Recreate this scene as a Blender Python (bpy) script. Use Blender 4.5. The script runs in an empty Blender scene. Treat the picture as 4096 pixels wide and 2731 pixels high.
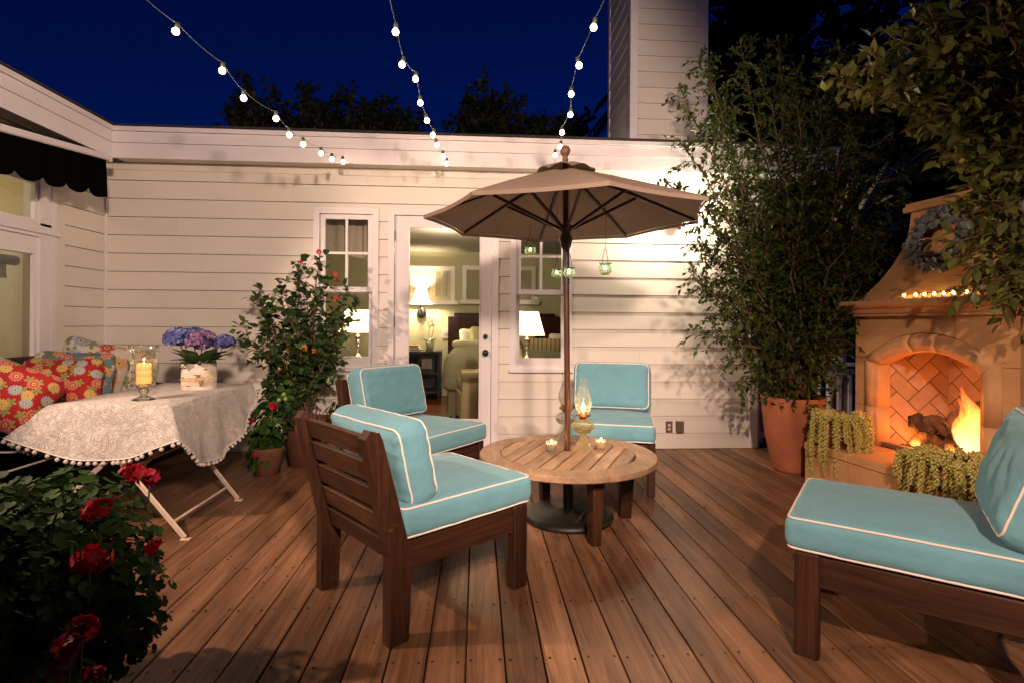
import bpy, math, random
import numpy as np
from mathutils import Vector, Matrix, noise
random.seed(7); rng = np.random.default_rng(7)
S = bpy.context.scene; COL = S.collection
PI = math.pi

# ------------------------------------------------------------------ camera
CH = 1.24; F = 2150.0; YAW, ROLL = .0645, .0075; PPY = 1365.5-70
def _basis():
    fwd = Vector((math.sin(YAW), math.cos(YAW), 0)); right = Vector((math.cos(YAW), -math.sin(YAW), 0)); up = right.cross(fwd)
    r = right*math.cos(ROLL)+up*math.sin(ROLL); u = -right*math.sin(ROLL)+up*math.cos(ROLL)
    return r, u, fwd
CR, CU, CF = _basis()
cam = bpy.data.cameras.new('camera'); camo = bpy.data.objects.new('camera', cam); COL.objects.link(camo)
camo.matrix_world = Matrix(((CR.x, CU.x, -CF.x, 0), (CR.y, CU.y, -CF.y, 0), (CR.z, CU.z, -CF.z, CH), (0, 0, 0, 1)))
cam.sensor_width = 36; cam.lens = 36*F/4096; cam.shift_y = -70/4096; cam.clip_end = 500; cam.clip_start = .05
S.camera = camo

# ------------------------------------------------------------------ sky, exposure
W = bpy.data.worlds.new('World'); S.world = W; W.use_nodes = True
wn = W.node_tree.nodes; wl = W.node_tree.links
bg = wn['Background']
sky = wn.new('ShaderNodeTexSky'); sky.sky_type = 'NISHITA'; sky.sun_disc = False
sky.sun_elevation = math.radians(1.0); sky.sun_rotation = math.radians(200); sky.ozone_density = 6.0; sky.air_density = 1.0; sky.dust_density = 0
tint = wn.new('ShaderNodeMix'); tint.data_type = 'RGBA'; tint.blend_type = 'MULTIPLY'; tint.inputs[0].default_value = 1
tint.inputs[7].default_value = (.09, .38, 1.0, 1)
wl.new(sky.outputs[0], tint.inputs[6]); tc_ = wn.new('ShaderNodeTexCoord'); sz_ = wn.new('ShaderNodeSeparateXYZ'); wl.new(tc_.outputs['Generated'], sz_.inputs[0])
mr_ = wn.new('ShaderNodeMapRange'); mr_.inputs['From Min'].default_value = .1; mr_.inputs['From Max'].default_value = .65; mr_.inputs['To Min'].default_value = 1.5; mr_.inputs['To Max'].default_value = .75; wl.new(sz_.outputs[2], mr_.inputs['Value'])
vm_ = wn.new('ShaderNodeVectorMath'); vm_.operation = 'SCALE'; wl.new(tint.outputs[2], vm_.inputs[0]); wl.new(mr_.outputs[0], vm_.inputs['Scale']); wl.new(vm_.outputs[0], bg.inputs[0])
bg.inputs[1].default_value = .065
S.view_settings.view_transform = 'Standard'; S.view_settings.look = 'None'; S.view_settings.exposure = 0; S.view_settings.gamma = 1
S.view_settings.use_curve_mapping = False
S.render.engine = 'CYCLES'

# ------------------------------------------------------------------ unseen floodlights outside the frame, at left and behind the camera
def lamp(name, typ, loc, power, col, size=.1, target=None, angle=None, blend=.3, parent=None):
    l = bpy.data.lights.new(name, typ); l.energy = power; l.color = col
    if typ in ('POINT', 'SPOT'): l.shadow_soft_size = size
    if typ == 'SPOT': l.spot_size = math.radians(angle); l.spot_blend = blend
    o = bpy.data.objects.new(name, l); COL.objects.link(o); o.location = loc
    if target is not None: o.rotation_euler = (Vector(target)-Vector(loc)).to_track_quat('-Z', 'Y').to_euler()
    if parent: o.parent = parent
    return o
lamp('unseen_flood', 'SPOT', (-3.15, 1.95, 2.6), 390, (1, .69, .50), .04, (.5, 4.0, .45), 84, .35)
lamp('unseen_flood', 'SPOT', (.75, -1.4, 2.9), 1250, (1, .73, .56), .17, (-.75, 5.3, 2.25), 66, .45)

lamp('unseen_flood', 'SPOT', (.2, -1.5, 3.2), 900, (1, .71, .53), .06, (1.75, 2.5, 0), 58, .75)  # unseen flood added to brighten the right deck and chair

# ------------------------------------------------------------------ helpers
def ray(u, v):            # u,v in a 2352 x 1568 picture
    s = 4096/2352
    return CR*(u*s-2048)-CU*(v*s-PPY)+CF*F
def at(u, v, X=None, Y=None, Z=None):
    r = ray(u, v); o = Vector((0, 0, CH))
    i, t = (0, X) if X is not None else (1, Y) if Y is not None else (2, Z)
    return o+r*((t-o[i])/r[i])

def link(name, mesh, mat=None, parent=None, smooth=False, **kw):
    if isinstance(mesh, MB): mesh = mesh.mesh(name)
    if mat is not None and len(mesh.materials) == 0: mesh.materials.append(mat)
    if smooth: mesh.shade_smooth()
    o = bpy.data.objects.new(name, mesh); COL.objects.link(o)
    if parent: o.parent = parent
    for k, v in kw.items(): o[k] = v
    return o
def thing(name, label, cat, loc=(0, 0, 0), rz=0, group=None):
    o = bpy.data.objects.new(name, None); COL.objects.link(o); o.location = loc; o.rotation_euler = (0, 0, rz)
    o.empty_display_size = .1; o['label'] = label; o['category'] = cat
    if group: o['group'] = group
    return o
def copy_tree(o, parent=None):
    c = o.copy(); COL.objects.link(c)
    if parent: c.parent = parent
    for ch in [x for x in KIDS.get(o.name, [])]: copy_tree(ch, c)
    return c
KIDS = {}
def index_kids():
    KIDS.clear()
    for o in bpy.data.objects:
        if o.parent: KIDS.setdefault(o.parent.name, []).append(o)

class MB:
    def __init__(s): s.v = []; s.f = []
    def add(s, vs, fs):
        b = len(s.v); s.v += [tuple(p) for p in vs]; s.f += [tuple(i+b for i in f) for f in fs]; return s
    def box(s, c, size, m=None, ch=0.0):
        x, y, z = [q/2 for q in size]
        if ch <= 0:
            vs = [Vector((i*x, j*y, k*z)) for i in (-1, 1) for j in (-1, 1) for k in (-1, 1)]
            fs = [(0, 1, 3, 2), (4, 6, 7, 5), (0, 4, 5, 1), (2, 3, 7, 6), (0, 2, 6, 4), (1, 5, 7, 3)]
        else:
            vs = []; idx = {}
            for i in (-1, 1):
                for j in (-1, 1):
                    for k in (-1, 1):
                        idx[i, j, k, 0] = len(vs); vs.append(Vector((i*x, j*(y-ch), k*(z-ch))))
                        idx[i, j, k, 1] = len(vs); vs.append(Vector((i*(x-ch), j*y, k*(z-ch))))
                        idx[i, j, k, 2] = len(vs); vs.append(Vector((i*(x-ch), j*(y-ch), k*z)))
            fs = []
            def quad(keys):
                q = [idx[k] for k in keys]; n = (vs[q[1]]-vs[q[0]]).cross(vs[q[2]]-vs[q[0]]); cc = sum((vs[t] for t in q), Vector())/len(q)
                fs.append(tuple(q) if n.dot(cc) > 0 else tuple(reversed(q)))
            for a in (-1, 1):
                quad([(a, -1, -1, 0), (a, 1, -1, 0), (a, 1, 1, 0), (a, -1, 1, 0)])
                quad([(-1, a, -1, 1), (1, a, -1, 1), (1, a, 1, 1), (-1, a, 1, 1)])
                quad([(-1, -1, a, 2), (1, -1, a, 2), (1, 1, a, 2), (-1, 1, a, 2)])
                for b in (-1, 1):
                    quad([(a, b, -1, 0), (a, b, -1, 1), (a, b, 1, 1), (a, b, 1, 0)])
                    quad([(a, -1, b, 0), (a, -1, b, 2), (a, 1, b, 2), (a, 1, b, 0)])
                    quad([(-1, a, b, 1), (-1, a, b, 2), (1, a, b, 2), (1, a, b, 1)])
                    for c2 in (-1, 1): quad([(a, b, c2, 0), (a, b, c2, 1), (a, b, c2, 2)])
        c = Vector(c)
        return s.add([(m @ p if m else p)+c for p in vs], fs)
    def bx(s, x0, x1, y0, y1, z0, z1, ch=0.0):
        return s.box(((x0+x1)/2, (y0+y1)/2, (z0+z1)/2), (abs(x1-x0), abs(y1-y0), abs(z1-z0)), None, ch)
    def prism(s, pts, d0, d1, fn):     # polygon pts (a,b) extruded between depths through fn(a,b,d)
        n = len(pts); vs = [fn(a, b, d0) for a, b in pts]+[fn(a, b, d1) for a, b in pts]
        fs = [tuple(range(n))[::-1], tuple(range(n, 2*n))]+[(i, (i+1) % n, n+(i+1) % n, n+i) for i in range(n)]
        return s.add(vs, fs)
    def bar(s, p, q, w, h, up=(0, 0, 1), ch=0.0):     # rectangular bar from p to q
        p, q = Vector(p), Vector(q); d = q-p; L = d.length; d.normalize(); u = Vector(up)
        x = d.cross(u)
        if x.length < 1e-4: x = Vector((1, 0, 0))
        x.normalize(); z = x.cross(d)
        m = Matrix((x, d, z)).transposed()
        return s.box((p+q)/2, (w, L, h), m, ch)
    def tube(s, pts, r, n=8, cap=True, closed=False):
        pts = [Vector(p) for p in pts]; N = len(pts); rr = r if hasattr(r, '__len__') else [r]*N
        b = len(s.v); prev = None
        for i, p in enumerate(pts):
            a = pts[(i-1) % N] if (closed or i > 0) else p; c = pts[(i+1) % N] if (closed or i < N-1) else p
            t = (c-a).normalized() if (c-a).length > 1e-9 else Vector((0, 0, 1))
            if prev is None:
                x = t.orthogonal().normalized()
            else:
                x = prev-t*prev.dot(t)
                x = x.normalized() if x.length > 1e-6 else t.orthogonal().normalized()
            prev = x; y = t.cross(x)
            for k in range(n):
                an = 2*PI*k/n; s.v.append(tuple(p+(x*math.cos(an)+y*math.sin(an))*rr[i]))
        for i in range(N if closed else N-1):
            j = (i+1) % N
            for k in range(n):
                k2 = (k+1) % n; s.f.append((b+i*n+k, b+i*n+k2, b+j*n+k2, b+j*n+k))
        if cap and not closed:
            s.f.append(tuple(b+k for k in range(n))[::-1]); s.f.append(tuple(b+(N-1)*n+k for k in range(n)))
        return s
    def lathe(s, prof, n=24, c=(0, 0, 0), fn=None):   # prof (r,z)
        b = len(s.v); c = Vector(c)
        for r, z in prof:
            for k in range(n):
                a = 2*PI*k/n; rr = r if fn is None else r*fn(a, z)
                s.v.append((c.x+rr*math.cos(a), c.y+rr*math.sin(a), c.z+z))
        for i in range(len(prof)-1):
            for k in range(n):
                k2 = (k+1) % n; s.f.append((b+i*n+k, b+i*n+k2, b+(i+1)*n+k2, b+(i+1)*n+k))
        return s
    def disc(s, r, z, n=24, c=(0, 0, 0)):
        c = Vector(c); return s.add([(c.x+r*math.cos(2*PI*k/n), c.y+r*math.sin(2*PI*k/n), c.z+z) for k in range(n)], [tuple(range(n))])
    def sphere(s, c, r, n=10, m=7, sq=(1, 1, 1)):
        prof = []
        c = Vector(c); b = len(s.v)
        for i in range(m+1):
            t = PI*i/m
            for k in range(n):
                a = 2*PI*k/n; s.v.append((c.x+r*sq[0]*math.sin(t)*math.cos(a), c.y+r*sq[1]*math.sin(t)*math.sin(a), c.z-r*sq[2]*math.cos(t)))
        for i in range(m):
            for k in range(n):
                k2 = (k+1) % n; s.f.append((b+i*n+k, b+i*n+k2, b+(i+1)*n+k2, b+(i+1)*n+k))
        return s
    def mesh(s, name='mesh'):
        me = bpy.data.meshes.new(name); me.from_pydata(s.v, [], s.f); me.update(); return me

def npmesh(name, V, Fc):
    """V (n,3) array, Fc (m,k) array"""
    me = bpy.data.meshes.new(name); m, k = Fc.shape
    me.vertices.add(len(V)); me.vertices.foreach_set('co', np.ascontiguousarray(V, dtype=np.float32).ravel())
    me.loops.add(m*k); me.loops.foreach_set('vertex_index', np.ascontiguousarray(Fc, dtype=np.int32).ravel())
    me.polygons.add(m); me.polygons.foreach_set('loop_start', np.arange(0, m*k, k, dtype=np.int32))
    me.update(calc_edges=True); return me
# leaf templates: x across, y along, z up
LANCE = (np.array([(0, 0, 0), (-.2, .3, .05), (-.24, .55, .03), (0, 1, -.12), (.24, .55, .03), (.2, .3, .05), (0, .33, -.02), (0, .6, -.03)]),
         np.array([(0, 6, 1), (1, 6, 2), (6, 7, 2), (2, 7, 3), (0, 5, 6), (5, 4, 6), (6, 4, 7), (7, 4, 3)]))
OVAL = (np.array([(0, 0, 0), (-.32, .28, .06), (-.36, .6, .05), (0, 1, -.1), (.36, .6, .05), (.32, .28, .06), (0, .3, -.02), (0, .62, -.02)]), LANCE[1])
def _ger():
    v = [(0, 0, 0)]; n = 15
    for k in range(n):
        a = -PI*.5+.35+(2*PI-.7)*k/(n-1); r = .5*(1+.07*math.cos(a*7)); v.append((r*math.cos(a), r*math.sin(a), .10+.03*math.cos(a*7)))
    return np.array(v), np.array([(0, k, k+1) for k in range(1, n)])
GER = _ger()
def _petal():
    return (np.array([(0, 0, 0), (-.35, .5, .1), (-.22, .95, .02), (.22, .95, .02), (.35, .5, .1)]), np.array([(0, 1, 2), (0, 2, 3), (0, 3, 4)]))
PETAL = _petal()
PLUMP = (np.array([(0, 0, 0), (-.3, .4, 0), (0, .4, .3), (.3, .4, 0), (0, .4, -.3), (0, 1, 0)]),
         np.array([(0, 2, 1), (0, 3, 2), (0, 4, 3), (0, 1, 4), (5, 1, 2), (5, 2, 3), (5, 3, 4), (5, 4, 1)]))
def scatter(name, tpl, P, Dr, Up, Sc):
    """leaf template instanced (real geometry) at P with direction Dr, up Up, size Sc"""
    P = np.asarray(P, float); D = np.asarray(Dr, float); U = np.asarray(Up, float); Sc = np.asarray(Sc, float)
    D /= np.linalg.norm(D, axis=1)[:, None]+1e-9
    X = np.cross(D, U); ln = np.linalg.norm(X, axis=1)[:, None]; X = np.where(ln < 1e-3, np.array([1., 0, 0]), X/(ln+1e-9))
    U = np.cross(X, D)
    T, Fc = tpl; n = len(P)
    V = P[:, None, :]+Sc[:, None, None]*(T[None, :, 0:1]*X[:, None, :]+T[None, :, 1:2]*D[:, None, :]+T[None, :, 2:3]*U[:, None, :])
    FF = (Fc[None]+np.arange(n)[:, None, None]*len(T)).reshape(-1, Fc.shape[1])
    return npmesh(name, V.reshape(-1, 3), FF)

# ------------------------------------------------------------------ materials
def mat(name, col, rough=.6, var=0, vscale=6, bump=0, bscale=40, spec=.5, stretch=None, col2=None, obj_random=0, trans=0, metal=0, sheen=0, island=0, emit=None, estr=0, detail=5):
    m = bpy.data.materials.new(name); m.use_nodes = True; N = m.node_tree.nodes; L = m.node_tree.links; P = N['Principled BSDF']
    P.inputs['Roughness'].default_value = rough; P.inputs['Specular IOR Level'].default_value = spec; P.inputs['Metallic'].default_value = metal
    P.inputs['Base Color'].default_value = (*col, 1)
    if sheen: P.inputs['Sheen Weight'].default_value = sheen
    if emit: P.inputs['Emission Color'].default_value = (*emit, 1); P.inputs['Emission Strength'].default_value = estr
    vec = None
    if var or bump or stretch:
        tc = N.new('ShaderNodeTexCoord'); mp = N.new('ShaderNodeMapping'); L.new(tc.outputs['Object'], mp.inputs[0])
        if stretch: mp.inputs['Scale'].default_value = stretch
        oi = N.new('ShaderNodeObjectInfo'); mm = N.new('ShaderNodeMath'); mm.operation = 'MULTIPLY'; mm.inputs[1].default_value = 37
        L.new(oi.outputs['Random'], mm.inputs[0])
        if obj_random: L.new(mm.outputs[0], mp.inputs['Location'])
        vec = mp.outputs[0]
    last = None
    if var:
        nz = N.new('ShaderNodeTexNoise'); nz.inputs['Scale'].default_value = vscale; nz.inputs['Detail'].default_value = detail; nz.inputs['Roughness'].default_value = .65
        L.new(vec, nz.inputs[0])
        cr = N.new('ShaderNodeValToRGB'); c2 = col2 or tuple(c*(1-var) for c in col); c3 = tuple(min(1, c*(1+var)) for c in col)
        cr.color_ramp.elements[0].position = .3; cr.color_ramp.elements[0].color = (*c2, 1); cr.color_ramp.elements[1].position = .72; cr.color_ramp.elements[1].color = (*c3, 1)
        L.new(nz.outputs[0], cr.inputs[0]); last = cr.outputs[0]
    if obj_random or island:
        hs = N.new('ShaderNodeHueSaturation')
        if last: L.new(last, hs.inputs['Color'])
        else: hs.inputs['Color'].default_value = (*col, 1)
        src = N.new('ShaderNodeNewGeometry').outputs['Random Per Island'] if island else oi.outputs['Random']
        mr = N.new('ShaderNodeMapRange'); a = island or obj_random; mr.inputs['To Min'].default_value = 1-a; mr.inputs['To Max'].default_value = 1+a
        L.new(src, mr.inputs['Value']); L.new(mr.outputs[0], hs.inputs['Value'])
        if island:
            mr2 = N.new('ShaderNodeMapRange'); mr2.inputs['To Min'].default_value = .5+.03*island; mr2.inputs['To Max'].default_value = .5-.05*island
            L.new(src, mr2.inputs['Value']); L.new(mr2.outputs[0], hs.inputs['Hue'])
        last = hs.outputs[0]
    if last: L.new(last, P.inputs['Base Color'])
    if bump:
        nb = N.new('ShaderNodeTexNoise'); nb.inputs['Scale'].default_value = bscale; nb.inputs['Detail'].default_value = 6; L.new(vec, nb.inputs[0])
        bp = N.new('ShaderNodeBump'); bp.inputs['Strength'].default_value = bump; bp.inputs['Distance'].default_value = .01
        L.new(nb.outputs[0], bp.inputs['Height']); L.new(bp.outputs[0], P.inputs['Normal'])
    if trans:
        tr = N.new('ShaderNodeBsdfTranslucent'); mx = N.new('ShaderNodeMixShader'); mx.inputs[0].default_value = trans
        if last: L.new(last, tr.inputs[0])
        else: tr.inputs[0].default_value = (*col, 1)
        L.new(P.outputs[0], mx.inputs[1]); L.new(tr.outputs[0], mx.inputs[2]); L.new(mx.outputs[0], N['Material Output'].inputs[0])
    return m
def wood(name, c1, c2, axis, rough=.6, obj_random=.15, scale=1, bump=.25, wear=None, spec=.4):
    """grain runs along axis 0/1/2 of the object's coordinates"""
    m = bpy.data.materials.new(name); m.use_nodes = True; N = m.node_tree.nodes; L = m.node_tree.links; P = N['Principled BSDF']
    P.inputs['Roughness'].default_value = rough; P.inputs['Specular IOR Level'].default_value = spec
    tc = N.new('ShaderNodeTexCoord'); mp = N.new('ShaderNodeMapping'); L.new(tc.outputs['Object'], mp.inputs[0])
    sc = [26*scale]*3; sc[axis] = 1.3*scale; mp.inputs['Scale'].default_value = sc
    oi = N.new('ShaderNodeObjectInfo'); mm = N.new('ShaderNodeMath'); mm.operation = 'MULTIPLY'; mm.inputs[1].default_value = 91
    L.new(oi.outputs['Random'], mm.inputs[0]); L.new(mm.outputs[0], mp.inputs['Location'])
    n1 = N.new('ShaderNodeTexNoise'); n1.inputs['Scale'].default_value = 1.0; n1.inputs['Detail'].default_value = 8; n1.inputs['Roughness'].default_value = .7; n1.inputs['Distortion'].default_value = 1.2
    L.new(mp.outputs[0], n1.inputs[0])
    cr = N.new('ShaderNodeValToRGB'); cr.color_ramp.elements[0].position = .3; cr.color_ramp.elements[0].color = (*c1, 1); cr.color_ramp.elements[1].position = .7; cr.color_ramp.elements[1].color = (*c2, 1)
    L.new(n1.outputs[0], cr.inputs[0])
    mp2 = N.new('ShaderNodeMapping'); L.new(tc.outputs['Object'], mp2.inputs[0]); L.new(mm.outputs[0], mp2.inputs['Location'])
    s2 = [5*scale]*3; s2[axis] = 1.6*scale; mp2.inputs['Scale'].default_value = s2
    n2 = N.new('ShaderNodeTexNoise'); n2.inputs['Scale'].default_value = 1; n2.inputs['Detail'].default_value = 5; L.new(mp2.outputs[0], n2.inputs[0])
    mr = N.new('ShaderNodeMapRange'); mr.inputs['From Min'].default_value = .3; mr.inputs['From Max'].default_value = .7; mr.inputs['To Min'].default_value = .60; mr.inputs['To Max'].default_value = 1.32; L.new(n2.outputs[0], mr.inputs['Value'])
    mr3 = N.new('ShaderNodeMapRange'); mr3.inputs['To Min'].default_value = 1-obj_random; mr3.inputs['To Max'].default_value = 1+obj_random; L.new(oi.outputs['Random'], mr3.inputs['Value'])
    ml = N.new('ShaderNodeMath'); ml.operation = 'MULTIPLY'; L.new(mr.outputs[0], ml.inputs[0]); L.new(mr3.outputs[0], ml.inputs[1])
    hs = N.new('ShaderNodeHueSaturation'); L.new(cr.outputs[0], hs.inputs['Color']); L.new(ml.outputs[0], hs.inputs['Value'])
    out = hs.outputs[0]
    if wear:
        n3 = N.new('ShaderNodeTexNoise'); n3.inputs['Scale'].default_value = 9; n3.inputs['Detail'].default_value = 9; n3.inputs['Roughness'].default_value = .8; L.new(tc.outputs['Object'], n3.inputs[0])
        r3 = N.new('ShaderNodeMapRange'); r3.inputs['From Min'].default_value = .6; r3.inputs['From Max'].default_value = .78; L.new(n3.outputs[0], r3.inputs['Value'])
        mx = N.new('ShaderNodeMix'); mx.data_type = 'RGBA'; L.new(r3.outputs[0], mx.inputs[0]); L.new(out, mx.inputs[6]); mx.inputs[7].default_value = (*wear, 1); out = mx.outputs[2]
    L.new(out, P.inputs['Base Color'])
    bp = N.new('ShaderNodeBump'); bp.inputs['Strength'].default_value = bump; bp.inputs['Distance'].default_value = .004; L.new(n1.outputs[0], bp.inputs['Height']); L.new(bp.outputs[0], P.inputs['Normal'])
    return m
def thin_glass(name, tint=(1, 1, 1), refl=1.0, rough=0, ior=1.5, haze=0):
    m = bpy.data.materials.new(name); m.use_nodes = True; N = m.node_tree.nodes; L = m.node_tree.links; N.remove(N['Principled BSDF'])
    t = N.new('ShaderNodeBsdfTransparent'); t.inputs[0].default_value = (*tint, 1); g = N.new('ShaderNodeBsdfGlossy'); g.inputs['Roughness'].default_value = rough
    fr = N.new('ShaderNodeFresnel'); fr.inputs[0].default_value = ior; mu = N.new('ShaderNodeMath'); mu.operation = 'MULTIPLY'; mu.inputs[1].default_value = refl; mu.use_clamp = True
    L.new(fr.outputs[0], mu.inputs[0]); mx = N.new('ShaderNodeMixShader'); L.new(mu.outputs[0], mx.inputs[0]); L.new(t.outputs[0], mx.inputs[1]); L.new(g.outputs[0], mx.inputs[2])
    out = mx.outputs[0]
    if haze:  # scattering haze added for flame glow, stronger at glancing edges to outline the glass
        d1 = N.new('ShaderNodeBsdfTranslucent'); d2 = N.new('ShaderNodeBsdfDiffuse'); ad = N.new('ShaderNodeMixShader'); L.new(d1.outputs[0], ad.inputs[1]); L.new(d2.outputs[0], ad.inputs[2])
        for d in (d1, d2): d.inputs[0].default_value = (tint[0]*.9, tint[1]*.9, tint[2]*.9, 1)
        lw = N.new('ShaderNodeLayerWeight'); lw.inputs[0].default_value = .3; mr = N.new('ShaderNodeMapRange'); mr.inputs['To Min'].default_value = haze; mr.inputs['To Max'].default_value = min(1, haze*5); L.new(lw.outputs['Facing'], mr.inputs['Value'])
        m2 = N.new('ShaderNodeMixShader'); L.new(mr.outputs[0], m2.inputs[0]); L.new(out, m2.inputs[1]); L.new(ad.outputs[0], m2.inputs[2]); out = m2.outputs[0]
    L.new(out, N['Material Output'].inputs[0]); return m
def emis(name, col, s):
    m = bpy.data.materials.new(name); m.use_nodes = True; N = m.node_tree.nodes; L = m.node_tree.links; N.remove(N['Principled BSDF'])
    e = N.new('ShaderNodeEmission'); e.inputs[0].default_value = (*col, 1); e.inputs[1].default_value = s; L.new(e.outputs[0], N['Material Output'].inputs[0]); return m

M = {}
M['siding'] = mat('painted_siding', (.69, .625, .56), .5, .035, 2.5, .06, 120, obj_random=.025)
M['trim'] = mat('white_trim', (.73, .67, .69), .42, .03, 3, .04, 90)
M['deck'] = wood('deck_wood', (.092, .037, .017), (.29, .142, .073), 1, .44, .32, 1, .5)
M['table'] = wood('weathered_teak', (.27, .15, .088), (.47, .30, .185), 1, .6, .12, 1.3, .3)
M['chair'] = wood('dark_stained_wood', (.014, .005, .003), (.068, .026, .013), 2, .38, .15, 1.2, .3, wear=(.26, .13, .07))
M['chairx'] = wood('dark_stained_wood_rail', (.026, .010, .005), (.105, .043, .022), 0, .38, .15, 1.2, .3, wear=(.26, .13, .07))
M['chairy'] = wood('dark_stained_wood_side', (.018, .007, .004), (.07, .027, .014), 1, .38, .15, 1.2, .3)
M['cush'] = mat('turquoise_canvas', (.140, .325, .395), .85, .10, 3, .9, 11, .25, sheen=.15)
M['piping'] = mat('cream_piping', (.78, .68, .60), .8, .04, 60)
M['umb'] = mat('taupe_canvas', (.31, .225, .175), .9, .09, 7, .12, 220, .2, trans=.16)
M['umbwood'] = wood('umbrella_wood', (.032, .013, .007), (.085, .036, .019), 2, .35, .1, 1.5, .2)
M['ubase'] = mat('dark_iron', (.010, .008, .006), .5, .3, 12, .2, 60)
M['black'] = mat('black_paint', (.008, .007, .008), .45, .2, 10)
M['blackfab'] = mat('black_fabric', (.003, .0026, .003), 1, spec=0)
M['brass'] = mat('aged_brass', (.4, .17, .06), .4, .2, 20, metal=.9)
M['steel'] = mat('chrome', (.75, .72, .68), .15, metal=1)
M['glass'] = thin_glass('clear_glass', (.97, .97, .94), .7, .03, haze=.07)
M['window'] = thin_glass('window_glass', (.97, .98, .95), 1.1)
M['amberglass'] = thin_glass('amber_glass', (.96, .88, .66), .7, .03, haze=.12)
M['greenglass'] = thin_glass('aqua_ribbed_glass', (.62, .84, .74), .9, .08, haze=.10)
M['stone'] = mat('cast_stone', (.58, .30, .13), .75, .12, 5, .25, 70, col2=(.46, .23, .095))
M['firebrick'] = mat('fire_brick', (.40, .22, .125), .85, .22, 5, .3, 50, obj_random=.12)
M['mortar'] = mat('mortar', (.10, .055, .035), .95, .2, 20, .2, 60)
M['terra'] = mat('terracotta', (.40, .13, .055), .75, .22, 3.5, .12, 50, col2=(.30, .085, .04))
M['darkterra'] = mat('old_terracotta', (.16, .06, .03), .8, .3, 5, .2, 50)
M['bark'] = mat('bark', (.13, .075, .045), .85, .3, 20, .4, 60)
M['palebark'] = mat('pale_bark', (.62, .47, .34), .8, .2, 20, .3, 60)
M['leafA'] = mat('glossy_leaf', (.044, .070, .012), .45, island=.5, trans=.2, spec=.3)
M['leafB'] = mat('tree_leaf', (.14, .155, .035), .40, island=.45, trans=.25)
M['leafD'] = mat('dark_leaf', (.040, .052, .020), .6, island=.4)
M['rose'] = mat('rose_leaf', (.032, .075, .018), .38, island=.4, trans=.15)
M['ger'] = mat('geranium_leaf', (.024, .068, .010), .6, island=.5, trans=.2, spec=.2)
M['stem'] = mat('green_stem', (.07, .11, .035), .5, .2, 20)
M['redfl'] = mat('red_petal', (.36, .003, .006), .5, island=.25, trans=.2)
M['coral'] = mat('coral_petal', (.75, .12, .06), .5, island=.25, trans=.2)
M['yel'] = mat('yellow_petal', (.6, .24, .02), .5, island=.25)
M['purp'] = mat('purple_petal', (.22, .05, .2), .5, island=.3)
M['hyd1'] = mat('hydrangea_blue', (.10, .11, .32), .5, island=.35, trans=.2)
M['hyd2'] = mat('hydrangea_mauve', (.22, .115, .25), .5, island=.35, trans=.2)
M['succ'] = mat('succulent_leaf', (.55, .47, .13), .45, island=.25, trans=.1)
M['wreath'] = mat('eucalyptus_leaf', (.20, .215, .22), .55, island=.35)
M['soil'] = mat('soil', (.03, .02, .014), .95, .3, 30, .4, 60)
M['asphalt'] = mat('roof_shingle', (.03, .02, .02), .9, .3, 30, .3, 60)
M['ground'] = mat('garden_soil', (.03, .025, .018), .95, .3, 2, .3, 30)
M['birch'] = mat('birch_bark', (.62, .52, .44), .8, .3, 9, .3, 30, stretch=(1, 1, 4), col2=(.42, .31, .24))
M['raffia'] = mat('raffia', (.62, .42, .18), .7, .1, 60)
M['wax'] = mat('candle_wax', (.85, .60, .28), .5, emit=(1, .42, .08), estr=.6)
M['wax2'] = mat('votive_wax', (.75, .48, .22), .5, emit=(1, .50, .18), estr=.12)
M['log'] = mat('burnt_log', (.05, .026, .016), .95, .5, 14, .9, 22, col2=(.02, .012, .01))
M['ash'] = mat('fire_grate_ash', (.03, .02, .018), .95, .4, 60, .6, 60)
M['rust'] = mat('cream_enamel', (.66, .54, .44), .5, .05, 30, col2=(.56, .40, .29))
M['screw'] = mat('screw_head', (.05, .032, .024), .4, metal=.6)
M['outlet'] = mat('outlet_plate', (.12, .075, .065), .5)
M['socket'] = mat('outlet_socket', (.62, .52, .46), .4)

# ------------------------------------------------------------------ ground and deck
link('ground', MB().add([(-60, -20, -.35), (60, -20, -.35), (60, 90, -.35), (-60, 90, -.35)], [(0, 1, 2, 3)]), M['ground'], kind='structure')
WY = 5.30
deck = link('deck', MB().bx(-3.6, 4.3, -1.6, 5.42, -.30, -.06), mat('deck_joists', (.05, .028, .017), .9, .3, 10), kind='structure')
PW = .1435
nx = int(8.0/PW); xs0 = -3.62
splits = {3: 3.1, 9: 2.0, 13: 4.1, 17: .4, 26: 3.9, 31: 4.6, 34: 2.76, 41: 2.52, 45: 3.2}
screws = MB(); joists = [1.98+.406*k for k in range(-2, 9)]
pl_cache = {}
for i in range(nx):
    x = xs0+PW*(i+.5)
    segs = [(-1.5, WY+.02)]
    if i in splits:
        s0 = joists[int((splits[i]-joists[0])/.406)]; segs = [(-1.5, s0-.0015), (s0+.0015, WY+.02)]
    for a, b in segs:
        key = round(b-a, 3)
        if key not in pl_cache:
            mb = MB(); mb.box((0, 0, 0), (PW-.0062, b-a, .030), None, .0022); me = mb.mesh('plank'); me.materials.append(M['deck']); pl_cache[key] = me
        o = link('plank', pl_cache[key], parent=deck); o.location = (x, (a+b)/2, -.0155+random.uniform(-.0012, .0012)); o.rotation_euler = (0, random.uniform(-.004, .004), random.uniform(-.0004, .0004))
    for y in joists:
        for dx in (-.048, .048):
            jx, jy = random.uniform(-.006, .006), random.uniform(-.008, .008)
            screws.lathe([(.0058, .0009), (.0052, .0019), (.0024, .0008), (.0001, .0008)], 7, (x+dx+jx, y+jy, 0))
link('screw', screws, M['screw'], deck, kind='stuff')

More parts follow.
